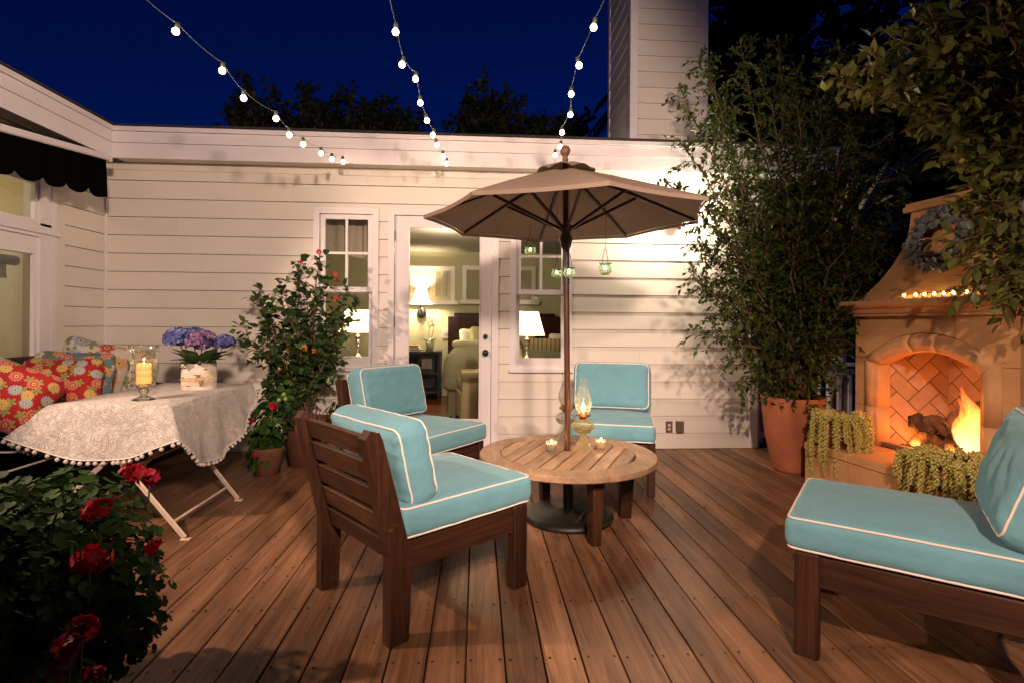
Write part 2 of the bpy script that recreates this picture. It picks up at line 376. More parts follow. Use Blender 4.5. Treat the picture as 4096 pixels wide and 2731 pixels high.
# ------------------------------------------------------------------ house
house = thing('house', 'white clapboard house with glass door and two sash windows round the deck', 'house')
def rect(u0, v0, u1, v1, Y=WY):
    um, vm = (u0+u1)/2, (v0+v1)/2
    return at(u0, vm, Y=Y).x, at(u1, vm, Y=Y).x, at(um, v1, Y=Y).z, at(um, v0, Y=Y).z
XL, XR = -3.50, 2.757
TOP = 2.344
winL = (-1.578, -.961, .775, TOP); winR = (.322, .935, .765, TOP); door = (-.868, .205, 0.0, TOP)
lines = [0]+[.155+.172*k for k in range(16)]
def clap(mb, x0, x1, z0, z1, y):
    # lapped board: the bottom stands proud
    prof = [(0, z0+.0048), (-.016, z0+.0048), (-.003, z1), (0, z1)]
    vs = [(x, y+d, z) for x in (x0, x1) for d, z in prof]
    return mb.add(vs, [(0, 3, 2, 1), (4, 5, 6, 7), (0, 1, 5, 4), (1, 2, 6, 5), (2, 3, 7, 6), (3, 0, 4, 7)])
hol = sorted([winL, door, winR])
for i, z0 in enumerate(lines):
    z1 = lines[i+1] if i+1 < len(lines) else 2.80
    if z0 >= 2.8: break
    cuts = [h for h in hol if h[2] < (z0+z1)/2 < h[3]]
    xs = [XL+.02]
    for h in cuts: xs += [h[0]+.001, h[1]-.001]
    xs.append(XR-.001)
    for a, b in zip(xs[::2], xs[1::2]):
        js = [a, b]
        if b-a > 1.5 and i % 3 != 1: js = [a, a+(b-a)*random.uniform(.25, .75), b]
        for q, (c0, c1) in enumerate(zip(js, js[1:])): link('clapboard', clap(MB(), c0+(.0008 if q else 0), c1-(.0008 if c1 != b else 0), z0+random.uniform(-.0008, .0008), z1, WY), M['siding'], house)
    for h in cuts:
        if h[3] < z1-.01: link('clapboard', MB().bx(h[0]-.001, h[1]+.001, WY-.008, WY, h[3]+.001, z1), M['siding'], house)
# wall core behind the boards, openings free; dark colour paints joints and lap shadow
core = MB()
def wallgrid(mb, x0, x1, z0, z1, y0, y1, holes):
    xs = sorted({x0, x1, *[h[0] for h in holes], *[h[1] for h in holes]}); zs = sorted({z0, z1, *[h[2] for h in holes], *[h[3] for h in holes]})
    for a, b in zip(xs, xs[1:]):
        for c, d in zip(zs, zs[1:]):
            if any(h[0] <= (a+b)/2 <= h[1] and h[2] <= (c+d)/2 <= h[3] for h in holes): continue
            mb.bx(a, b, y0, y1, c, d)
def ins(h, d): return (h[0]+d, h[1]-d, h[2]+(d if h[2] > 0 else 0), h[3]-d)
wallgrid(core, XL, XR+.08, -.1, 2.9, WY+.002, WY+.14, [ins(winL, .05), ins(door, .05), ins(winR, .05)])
link('wall', core, mat('joint_shade_core', (.10, .07, .045), .9), house)
# corner boards
link('corner_board', MB().bx(XR, XR+.085, WY-.028, WY+.1, .004, 2.72, .003), M['trim'], house)
link('corner_board', MB().bx(XR+.087, XR+.147, WY+.05, WY+.15, -.05, 2.70, .003), M['trim'], house)
link('corner_board', MB().bx(XL-.005, XL+.022, WY-.026, WY-.001, .0, 2.75, .002), M['trim'], house)

def sash_window(h, seed):
    x0, x1, z0, z1 = h; fw = .056
    w = link('window', MB().bx(x0, x0+fw, WY-.030, WY+.1, z0+.03, z1).bx(x1-fw, x1, WY-.030, WY+.1, z0+.03, z1).bx(x0+fw, x1-fw, WY-.0302, WY+.1, z1-fw, z1)
             .bx(x0+fw*.4, x1-fw*.4, WY-.034, WY-.012, z1-fw*.45, z1-fw*.3), M['trim'], house)
    link('sill', MB().bx(x0-.012, x1+.012, WY-.05, WY+.09, z0+.0, z0+.035, .004).bx(x0+fw, x1-fw, WY-.02, WY+.09, z0+.035, z0+.05), M['trim'], w)
    xi0, xi1 = x0+fw+.004, x1-fw-.004; zt = z1-fw-.004; zm = z0+.035+(z1-z0)*.475; zb = z0+.052
    r = .044; a, b = xi0+r, xi1-r; c, d = zm+.03, zt-r
    up = MB().bx(xi0, a, WY-.004, WY+.03, zm-.02, zt, .002).bx(b, xi1, WY-.004, WY+.03, zm-.02, zt, .002).bx(a, b, WY-.0038, WY+.03, d, zt).bx(a, b, WY-.0038, WY+.03, zm-.02, c)
    link('upper_sash', up, M['trim'], w)
    xm = (a+b)/2; zz = (c+d)/2
    link('muntin', MB().bx(xm-.011, xm+.011, WY+.002, WY+.026, c, d), M['trim'], w)
    link('muntin', MB().bx(a, b, WY+.0022, WY+.0258, zz-.011, zz+.011), M['trim'], w)
    for px0, px1 in ((a, xm-.011), (xm+.011, b)):
        for pz0, pz1 in ((c, zz-.011), (zz+.011, d)):
            link('pane', MB().add([(px0, WY+.014, pz0), (px1, WY+.0145, pz0), (px1, WY+.014, pz1), (px0, WY+.0142, pz1)], [(0, 1, 2, 3)]), M['window'], w)
    lo = MB().bx(xi0, a-.006, WY+.032, WY+.062, zb, zm-.01).bx(b+.006, xi1, WY+.032, WY+.062, zb, zm-.01).bx(a-.006, b+.006, WY+.0322, WY+.062, zb, zb+.085).bx(a-.006, b+.006, WY+.0322, WY+.062, zm-.03, zm-.01)
    link('lower_sash', lo, M['trim'], w)
    link('pane', MB().add([(a-.006, WY+.048, zb+.085), (b+.006, WY+.048, zb+.085), (b+.006, WY+.048, zm-.03), (a-.006, WY+.048, zm-.03)], [(0, 1, 2, 3)]), M['window'], w)
sash_window(winL, 0); sash_window(winR, 1)
# door
dx0, dx1 = door[0], door[1]; dt = .058
tr = MB().bx(dx0, dx0+dt, WY-.026, WY+.1, .01, TOP).bx(dx1-dt*1.1, dx1, WY-.026, WY+.1, .01, TOP).bx(dx0+dt, dx1-dt*1.1, WY-.0262, WY+.1, TOP-.055, TOP).bx(dx0-.0, dx1, WY-.03, WY+.09, -.01, .012)
link('door_frame', tr, M['trim'], house)
pxl, pxr = dx0+dt+.005, dx1-dt*1.1-.005
gx0, gx1, gz0, gz1 = -.678, .030, .292, 2.185
dr = MB().bx(pxl, gx0, WY+.005, WY+.05, .03, TOP-.06, .002).bx(gx1, pxr, WY+.005, WY+.05, .03, TOP-.06, .002).bx(gx0, gx1, WY+.0052, WY+.05, .03, gz0).bx(gx0, gx1, WY+.0052, WY+.05, gz1, TOP-.06)
door_o = link('door', dr, M['trim'], house)
bead = MB().bx(gx0, gx0+.012, WY, WY+.02, gz0, gz1).bx(gx1-.012, gx1, WY, WY+.02, gz0, gz1).bx(gx0, gx1, WY+.0003, WY+.02, gz0, gz0+.012).bx(gx0, gx1, WY+.0003, WY+.02, gz1-.012, gz1)
link('glazing_bead', bead, M['trim'], door_o)
link('pane', MB().add([(gx0, WY+.025, gz0), (gx1, WY+.026, gz0), (gx1, WY+.026, gz1), (gx0, WY+.025, gz1)], [(0, 1, 2, 3)]), M['window'], door_o)
for z in (2.09, 1.25, .42):
    link('hinge', MB().bx(dx0+dt-.008, dx0+dt+.008, WY-.008, WY+.006, z-.05, z+.05), M['black'], door_o)
for (u, v), r in (((1115, 773), .024), ((1115, 810), .032)):
    p = at(u, v, Y=WY-.02); k = MB()
    for dy, rr in ((.026, r*.9), (.014, r), (.0, r*.55), (-.018, r*.5), (-.024, r*.95), (-.034, r*.85), (-.04, r*.3)): k.v += [(p.x+rr*math.cos(t*PI/8), WY+dy-.02, p.z+rr*math.sin(t*PI/8)) for t in range(16)]
    for i in range(6):
        for t in range(16): k.f.append((i*16+t, i*16+(t+1) % 16, (i+1)*16+(t+1) % 16, (i+1)*16+t))
    k.f.append(tuple(range(96, 112)))
    link('door_knob' if r > .03 else 'deadbolt', k, M['black'], door_o, True)

# eaves: two board fascia with a gutter strip, back and left wing
FY = 5.10; FX = -3.317
def fascia(mb, a, b):   # along x at y=FY
    pass
zf = (2.719, 2.858, 2.957, 2.999)
e1 = 3.55
link('fascia', MB().bx(FX, e1, FY, FY+.022, zf[0], zf[1]-.002), M['trim'], house)
link('fascia', MB().bx(FX, e1, FY-.008, FY+.022, zf[1]+.001, zf[2]), M['trim'], house)
for a, b in ((FX, -2.35), (-2.348, 1.03), (1.032, e1)):
    link('drip_edge', MB().bx(a, b, FY-.028, FY+.022, zf[2]+.002+random.uniform(-.002, .002), zf[3]), M['trim'], house)
link('soffit', MB().bx(FX, e1, FY+.024, WY+.3, zf[0]+.012, zf[0]+.03), M['siding'], house)
link('frieze_board', MB().bx(XL+.02, XR, WY-.021, WY-.001, 2.66, 2.728), M['siding'], house)
link('fascia', MB().bx(FX-.022, FX, -2.5, FY-.0005, zf[0], zf[1]-.002), M['trim'], house)
link('fascia', MB().bx(FX-.022, FX+.008, -2.5, FY-.009, zf[1]+.001, zf[2]), M['trim'], house)
link('drip_edge', MB().bx(FX-.022, FX+.028, -2.5, FY-.03, zf[2]+.002, zf[3]), M['trim'], house)
link('soffit', MB().bx(XL-.3, FX-.024, -2.5, FY+.024, zf[0]+.012, zf[0]+.03), M['siding'], house)
# shingle edge: low slope roof with ragged course ends
rf = MB()
rf.add([(FX+.04, FY-.045, 3.003), (e1+.05, FY-.045, 3.003), (e1+.05, 12, 3.9), (FX-3.0, 12, 3.9), (FX-3, -2.5, 3.6), (FX+.04, -2.5, 3.003)], [(0, 1, 2, 3, 4, 5)])
x = FX+.04
while x < e1:
    w = random.uniform(.25, .9); h = random.uniform(.008, .016); rf.bx(x, min(x+w-.004, e1+.04), FY-.045, FY+.3, 3.0035, 3.006+h); x += w
y = -2.5
while y < FY:
    w = random.uniform(.25, .9); h = random.uniform(.008, .016); rf.bx(FX-.3, FX+.042, y, min(y+w-.004, FY-.05), 3.0035, 3.006+h); y += w
link('roof', rf, M['asphalt'], house)

# left wing wall: window with transom
ly = [at(76.5, 466, X=XL).y, at(107, 480, X=XL).y, at(122, 480, X=XL).y, at(144, 480, X=XL).y]
gy1, fy1, ty1, by1 = ly
for i, z0 in enumerate(lines):
    z1 = lines[i+1] if i+1 < len(lines) else 2.80
    prof = [(0, z0+.0048), (.016, z0+.0048), (.003, z1), (0, z1)]
    vs = [(XL+d, y, z) for y in (by1+.001, WY-.03) for d, z in prof]
    link('clapboard', MB().add(vs, [(0, 1, 2, 3), (4, 7, 6, 5), (0, 4, 5, 1), (1, 5, 6, 2), (2, 6, 7, 3), (3, 7, 4, 0)]), M['siding'], house)
link('wall', MB().bx(XL-.15, XL-.002, ty1, WY+.14, -.1, 2.9).bx(XL-.15, XL-.002, -2.5, ty1, 2.55, 2.9).bx(XL-.15, XL-.002, -2.5, ty1, -.1, .9).bx(XL-.15, XL-.002, -2.5, 1.6, .9, 2.55), mat('wing_shade_core', (.10, .07, .045), .9), house)  # same dark colour, painting joints and lap shadow between the wing boards
link('casing', MB().bx(XL, XL+.022, ty1, by1, .2, 2.72, .002), M['siding'], house)
lw = link('window', MB().bx(XL-.1, XL+.034, ty1-.055, ty1-.001, .8, 2.42).bx(XL-.1, XL+.0338, 1.6, ty1-.056, 2.37, 2.43).bx(XL-.1, XL+.03, fy1-.10, ty1-.056, .85, 1.90).bx(XL-.1, XL+.03, fy1-.10, ty1-.056, 1.99, 2.369), M['trim'], house)
link('header_ledge', MB().bx(XL-.1, XL+.055, 1.6, ty1+.012, 1.925, 1.965, .004).bx(XL-.1, XL+.036, 1.6, ty1-.001, 1.90, 1.925).bx(XL-.1, XL+.03, 1.6, ty1-.056, 1.966, 2.01), M['trim'], lw)
link('transom_sash', MB().bx(XL-.04, XL+.012, gy1+.001, fy1-.101, 2.0, 2.37).bx(XL-.04, XL+.0118, 1.6, gy1, 2.0, 2.035).bx(XL-.04, XL+.0118, 1.6, gy1, 2.315, 2.37), M['trim'], lw)
link('casement_sash', MB().bx(XL-.04, XL+.012, gy1+.001, fy1-.101, .85, 1.9).bx(XL-.04, XL+.0118, 1.6, gy1, 1.76, 1.9).bx(XL-.04, XL+.0118, 1.6, gy1, .85, .93), M['trim'], lw)
link('pane', MB().add([(XL-.02, 1.6, 2.03), (XL-.02, gy1, 2.03), (XL-.02, gy1, 2.32), (XL-.02, 1.6, 2.32)], [(0, 1, 2, 3)]), M['window'], lw)
link('pane', MB().add([(XL-.02, 1.6, .93), (XL-.02, gy1, .93), (XL-.02, gy1, 1.765), (XL-.02, 1.6, 1.765)], [(0, 1, 2, 3)]), M['window'], lw)

# chimney
ch0 = at(1447, 200, Y=5.94).x; ch1 = at(1625, 200, Y=5.94).x
chim = link('chimney', MB().bx(ch0+.02, ch1-.02, 5.96, 6.95, 2.9, 5.6), M['siding'], house)
link('corner_board', MB().bx(ch0, ch0+.085, 5.93, 6.02, 2.9, 5.6), M['trim'], chim)
link('corner_board', MB().bx(ch1-.085, ch1, 5.93, 6.02, 2.9, 5.6), M['trim'], chim)
link('corner_board', MB().bx(ch0+.001, ch0+.08, 6.9, 6.98, 2.9, 5.6), M['trim'], chim)
for k in range(15):
    z = 3.02+.178*k
    link('clapboard', clap(MB(), ch0+.086, ch1-.086, z, z+.178, 5.957), M['siding'], chim)
    prof = [(0, z), (-.016, z), (-.004, z+.182), (0, z+.182)]
    vs = [(ch0+.018+d, y, zz) for y in (6.021, 6.899) for d, zz in prof]
    link('clapboard', MB().add(vs, [(0, 1, 2, 3), (4, 7, 6, 5), (0, 4, 5, 1), (1, 5, 6, 2), (2, 6, 7, 3), (3, 7, 4, 0)]), M['siding'], chim)
link('flashing', MB().bx(ch0-.05, ch1+.05, 5.86, 7.05, 2.9, 3.16), M['asphalt'], chim)

# outlet covers
p = at(1537, 980, Y=WY-.016)
o = thing('power_outlet', 'brown plate with two pale sockets low on the clapboard wall', 'outlet', (p.x, WY-.012, p.z))
link('cover_plate', MB().bx(-.035, .035, -.006, .012, -.057, .057, .002), M['outlet'], o)
for dz in (.019, -.019):
    s_ = MB(); s_.add([(.016*math.cos(a*PI/8), -.0085, dz+.014*math.sin(a*PI/8)) for a in range(16)]+[(.016*math.cos(a*PI/8), -.004, dz+.014*math.sin(a*PI/8)) for a in range(16)], [tuple(range(16))]+[(a, (a+1) % 16, 16+(a+1) % 16, 16+a) for a in range(16)])
    so = link('socket', s_, M['socket'], o)
    link('slot', MB().bx(-.007, -.005, -.0095, -.008, dz-.003, dz+.006).bx(.005, .007, -.0095, -.008, dz-.003, dz+.006).bx(-.002, .002, -.0095, -.008, dz-.010, dz-.006), M['black'], so)
p = at(1560, 978, Y=WY-.016)
o = thing('outlet_box', 'closed brown weatherproof outlet box beside the open sockets', 'outlet box', (p.x, WY-.012, p.z))
link('box_body', MB().bx(-.036, .036, -.03, .012, -.056, .052, .006), M['outlet'], o)
link('lid', MB().bx(-.039, .037, -.044, -.031, -.060, .055, .006), M['outlet'], o)
link('lid_hinge', MB().bx(-.030, .030, -.040, -.01, .056, .061), M['socket'], o)

# twin-head wall floodlight behind the parasol
p = at(1541, 515, Y=WY-.03)
o = thing('wall_floodlight', 'lit white twin floodlight on the wall behind the parasol', 'floodlight', (p.x, WY-.016, p.z+.03))
link('mounting_box', MB().bx(-.07, .07, -.05, .012, -.06, .05, .006), M['trim'], o)
for sx in (-1, 1):
    h = MB().lathe([(.0, -.06), (.03, -.055), (.042, -.01), (.05, .03)], 16)
    mt = Matrix.Translation((sx*.10, -.10, -.03)) @ Matrix.Rotation(sx*.8, 4, 'Y') @ Matrix.Rotation(1.25, 4, 'X')
    h.v = [tuple(mt @ Vector(q)) for q in h.v]; hd = link('lamp_head', h, M['trim'], o, True)
    b = MB().sphere((0, 0, .02), .036, 10, 6); b.v = [tuple(mt @ Vector(q)) for q in b.v]
    link('bulb', b, emis('flood_bulb', (1, .86, .6), 25), hd, True)
    lamp('floodlight_glow', 'POINT', (p.x+sx*.19, WY-.30, p.z+.06), 26, (1, .84, .62), .03)

# awning with scalloped black valance
aw = thing('awning', 'folded awning with black scalloped valance under the left eave', 'awning')
a0, a1 = Vector((-3.2, 2.6, 2.38)), Vector((-3.2, 4.863, 2.65))
link('front_bar', MB().bar(a0, a1, .05, .052, ch=.006).bar(a0+Vector((.028, 0, .01)), a1+Vector((.028, 0, .01)), .006, .01).bar(a0+Vector((.028, 0, -.01)), a1+Vector((.028, 0, -.01)), .006, .01), M['trim'], aw)
link('end_cap', MB().bx(-3.235, -3.165, 4.863, 4.872, 2.615, 2.685), M['trim'], aw)
cas = Vector((-.19, 0, .03))
link('cassette', MB().bar(a0+cas, a1+cas+Vector((0, -.05, 0)), .12, .10, ch=.02), M['black'], aw)
v = MB(); n = 110
for i in range(n+1):
    t = i/n; q = a0.lerp(a1, t)-Vector((0, .02, 0)); y = q.y; ph = (4.85-y)/.232
    drop = .20+.11*t+.055*abs(math.sin(PI*(ph)))**.8+(.03 if t > .985 else 0)
    w = .012*math.sin(ph*PI*2)+.004*math.sin(ph*9)
    v.v += [(q.x+.0, y, q.z-.02), (q.x+w*.5+.008, y, q.z-.16), (q.x+w+.012, y, q.z-drop)]
    if i: b = 3*i; v.f += [(b-3, b, b+1, b-2), (b-2, b+1, b+2, b-1)]
link('valance', v, M['blackfab'], aw, True)

# ------------------------------------------------------------------ rooms behind the glass
RY = 9.2
green = mat('sage_wall', (.54, .52, .36), .85, .03, 2)
link('bedroom_floor', MB().bx(-3.4, 3.0, WY+.15, RY+.1, -.05, .02), wood('cherry_floor', (.09, .02, .012), (.22, .055, .028), 0, .25, .0, .5, .05), kind='structure')
link('bedroom_wall', MB().bx(-3.4, 3.0, RY, RY+.1, .02, 2.6).bx(-3.5, -3.38, WY+.15, RY, .02, 2.6).bx(2.9, 3.0, WY+.15, RY, .02, 2.6), green, kind='structure')
link('bedroom_ceiling', MB().bx(-3.5, 3.0, WY+.15, RY+.1, 2.45, 2.5), mat('grey_ceiling', (.26, .235, .205), .9), kind='structure')
link('wing_room', MB().bx(-6.6, -6.5, 0, 5.3, 0, 2.6).bx(-6.5, XL-.15, 5.25, 5.32, 0, 2.6).bx(-6.5, XL-.15, 1.5, 1.55, 0, 2.6).bx(-6.5, XL-.15, 1.5, 5.3, 2.58, 2.62).bx(-6.5, XL-.15, 1.5, 5.3, -.05, 0), mat('wing_room_wall', (.62, .54, .33), .85), kind='structure')
lamp('wing_room_light', 'POINT', (-4.9, 3.9, 1.9), 32, (1, .84, .60), .15)

def table_lamp(name, label, loc, sr, sh, bh, cat='lamp', pw=34):
    o = thing(name, label, cat, loc, group='table lamps inside the bedroom')
    link('lamp_base', MB().lathe([(.0, 0), (.06, 0), (.06, .015), (.02, .03), (.012, bh*.35), (.02, bh*.5), (.012, bh*.55), (.035, bh*.68), (.015, bh*.74), (.042, bh*.82), (.012, bh*.9), (.01, bh+.05)], 16), M['steel'], o, True)
    link('lamp_shade', MB().lathe([(sr, bh), (sr*.62, bh+sh)], 24), mat('lit_lamp_shade', (.8, .7, .5), .8, trans=.5, emit=(1, .74, .4), estr=1.5), o, True)
    b = link('bulb', MB().sphere((0, 0, bh+sh*.5), .03), emis('lamp_bulb', (1, .8, .5), 20), o, True)
    lamp('table_lamp_light', 'POINT', (loc[0], loc[1], loc[2]+bh+sh*.55), pw, (1, .78, .48), .05)
    return o
pl = at(822, 818, Y=5.95); table_lamp('table_lamp', 'lit table lamp behind the left window beside the rose bush', (pl.x, 5.95, pl.z-.01), .21, .24, .27)
pr_ = at(1210, 822, Y=5.95); table_lamp('table_lamp', 'lit table lamp behind the right window next to the parasol pole', (pr_.x, 5.95, pr_.z-.01), .20, .26, .26)
for i, q in enumerate((pl, pr_)):
    o = thing('console_table', ['dark console under the lamp behind the left window', 'dark console under the lamp behind the right window'][i], 'table', (q.x, 5.98, .02))
    h = q.z-.03
    link('table_top', MB().bx(-.3, .3, -.18, .18, h-.03, h-.001), M['black'], o)
    for sx in (-1, 1):
        for sy in (-1, 1): link('leg', MB().bx(sx*.28-.02, sx*.28+.02, sy*.15-.02, sy*.15+.02, 0, h-.031), M['black'], o)
# back wall window with roman shade, wall sconce, bed, nightstand
x0, x1, z0, z1 = rect(880, 612, 1045, 690, RY-.02)
o = thing('bedroom_window', 'white framed window with gathered roman shade above the wall sconce', 'window')
fr = .07
link('window_casing', MB().bx(x0, x0+fr, RY-.05, RY-.001, z0, z1).bx(x1-fr, x1, RY-.05, RY-.001, z0, z1).bx(x0+fr, x1-fr, RY-.05, RY-.001, z1-fr, z1).bx(x0-.04, x1+.06, RY-.09, RY-.001, z0-.07, z0), M['trim'], o)
sh = MB(); n = 60
for i in range(n+1):
    x = x0+fr+(x1-x0-2*fr)*i/n; w = .004*math.sin(i*1.9)+.006*math.sin(i*.77+1)
    sh.v += [(x, RY-.04+w*.3, z1-fr), (x, RY-.045+w, (z0+z1)/2), (x, RY-.05+w*1.4, z0+.05+.035*math.sin(i*.31)**2)]
    if i: b = 3*i; sh.f += [(b-3, b, b+1, b-2), (b-2, b+1, b+2, b-1)]
link('roman_shade', sh, mat('linen_shade', (.62, .58, .48), .9, .08, 30, trans=.2), o, True)
x0, x1, z0, z1 = rect(1062, 612, 1230, 690, RY-.02)
o = thing('bedroom_window', 'second bedroom window with dropped shade above the headboard', 'window')
link('window_casing', MB().bx(x0, x0+fr, RY-.05, RY-.001, z0, z1).bx(x1-fr, x1, RY-.05, RY-.001, z0, z1).bx(x0+fr, x1-fr, RY-.05, RY-.001, z1-fr, z1).bx(x0-.04, x1+.06, RY-.09, RY-.001, z0-.07, z0), M['trim'], o)
link('roman_shade', MB().bx(x0+fr, x1-fr, RY-.03, RY-.005, z0+.03, z1-fr), mat('taupe_shade', (.36, .33, .26), .9, .08, 30), o)
ps = at(968, 718, Y=RY-.05)
o = thing('wall_sconce', 'black wall sconce with lit white shade beside the bed', 'lamp', (ps.x, RY, ps.z))
link('back_plate', MB().sphere((0, -.03, 0), .10, 16, 8, (.75, .3, 1)), M['black'], o, True)
link('arm', MB().tube([(0, -.05, .0), (0, -.13, .02), (0, -.15, .12), (0, -.15, .18)], .012), M['black'], o, True)
link('lamp_shade', MB().lathe([(.16, .17), (.13, .22), (.085, .37)], 20, (0, -.15, 0)), mat('lit_sconce_shade', (.8, .7, .5), .8, trans=.5, emit=(1, .74, .4), estr=2.2), o, True)
lamp('sconce_light', 'POINT', (ps.x, RY-.17, ps.z+.26), 105, (1, .80, .46), .05)
lamp('bedroom_fill', 'POINT', (-.4, 6.9, 2.2), 55, (1, .80, .52), .2)  # unseen fill added to brighten the room
# nightstand
nx1 = at(1012, 810, Y=8.7).x; nz = at(980, 806, Y=8.7).z
o = thing('nightstand', 'black open nightstand with lower shelf beside the bed', 'nightstand', (0, 0, .02))
link('top', MB().bx(nx1-1.1, nx1, 8.55, 9.1, nz-.06, nz-.02), M['black'], o)
link('side_panel', MB().bx(nx1-.04, nx1-.002, 8.56, 9.1, 0, nz-.061), M['black'], o)
link('side_panel', MB().bx(nx1-1.09, nx1-1.05, 8.56, 9.1, 0, nz-.061), M['black'], o)
link('back_panel', MB().bx(nx1-1.05, nx1-.04, 9.07, 9.1, 0, nz-.061), M['black'], o)
link('shelf', MB().bx(nx1-1.05, nx1-.04, 8.57, 9.07, .12, .15), M['black'], o)
link('shelf', MB().bx(nx1-1.05, nx1-.04, 8.57, 9.07, .42, .45), M['black'], o)
pf = at(980, 870, Y=8.62)
o = thing('picture_frame', 'small black photo frame on the nightstand shelf', 'frame', (pf.x, 8.65, .47))
link('frame', MB().bx(-.12, .12, -.01, .01, 0, .26), M['black'], o); link('photo', MB().bx(-.08, .08, -.014, -.011, .05, .21), mat('photo_print', (.25, .22, .2), .5, .5, 12), o)
# orchid
po = at(987, 806, Y=8.75)
o = thing('orchid', 'small potted orchid with pale blossoms on the nightstand', 'plant', (po.x, 8.75, nz))
link('pot', MB().lathe([(.0, 0), (.05, 0), (.075, .15), (.07, .15), (.0, .13)], 16), mat('cream_pot', (.6, .52, .42), .6), o, True)
st = MB().tube([(0, 0, .13), (-.02, 0, .3), (.02, 0, .45), (.06, 0, .5)], .005, 5).tube([(.01, 0, .13), (.05, 0, .3), (.07, 0, .42)], .005, 5)
link('stem', st, M['stem'], o)
P_, D_, U_, S_ = [], [], [], []
for k in range(5): a = k*1.3; P_.append((0, 0, .14)); D_.append((math.cos(a), math.sin(a)*.4, .35)); U_.append((0, 0, 1)); S_.append(.17)
link('leaf', scatter('leaf', LANCE, P_, D_, U_, S_), M['rose'], o)
P_, D_, U_, S_ = [], [], [], []
for k in range(40): P_.append((random.uniform(-.02, .08), random.uniform(-.03, .03), random.uniform(.38, .55))); D_.append(rng.normal(size=3)); U_.append((0, -1, .2)); S_.append(.045)
link('blossom', scatter('blossom', PETAL, P_, D_, U_, S_), mat('pale_blossom', (.8, .6, .55), .6, trans=.3), o)
for k in range(3):
    q = MB().bx(-.13+.01*k, .12-.02*k, -.09, .09, 0, .03)
    b = link('book', q, mat('book_cover', [(.5, .42, .34), (.6, .55, .5), (.5, .2, .08)][k], .7), label=['lowest book of the small pile on the nightstand', 'middle book of the small pile on the nightstand', 'orange book on top of the nightstand pile'][k], category='book', group='books on the nightstand')
    bb = at(950, 800, Y=8.8); b.location = (bb.x, 8.8, nz+.001+.031*k)
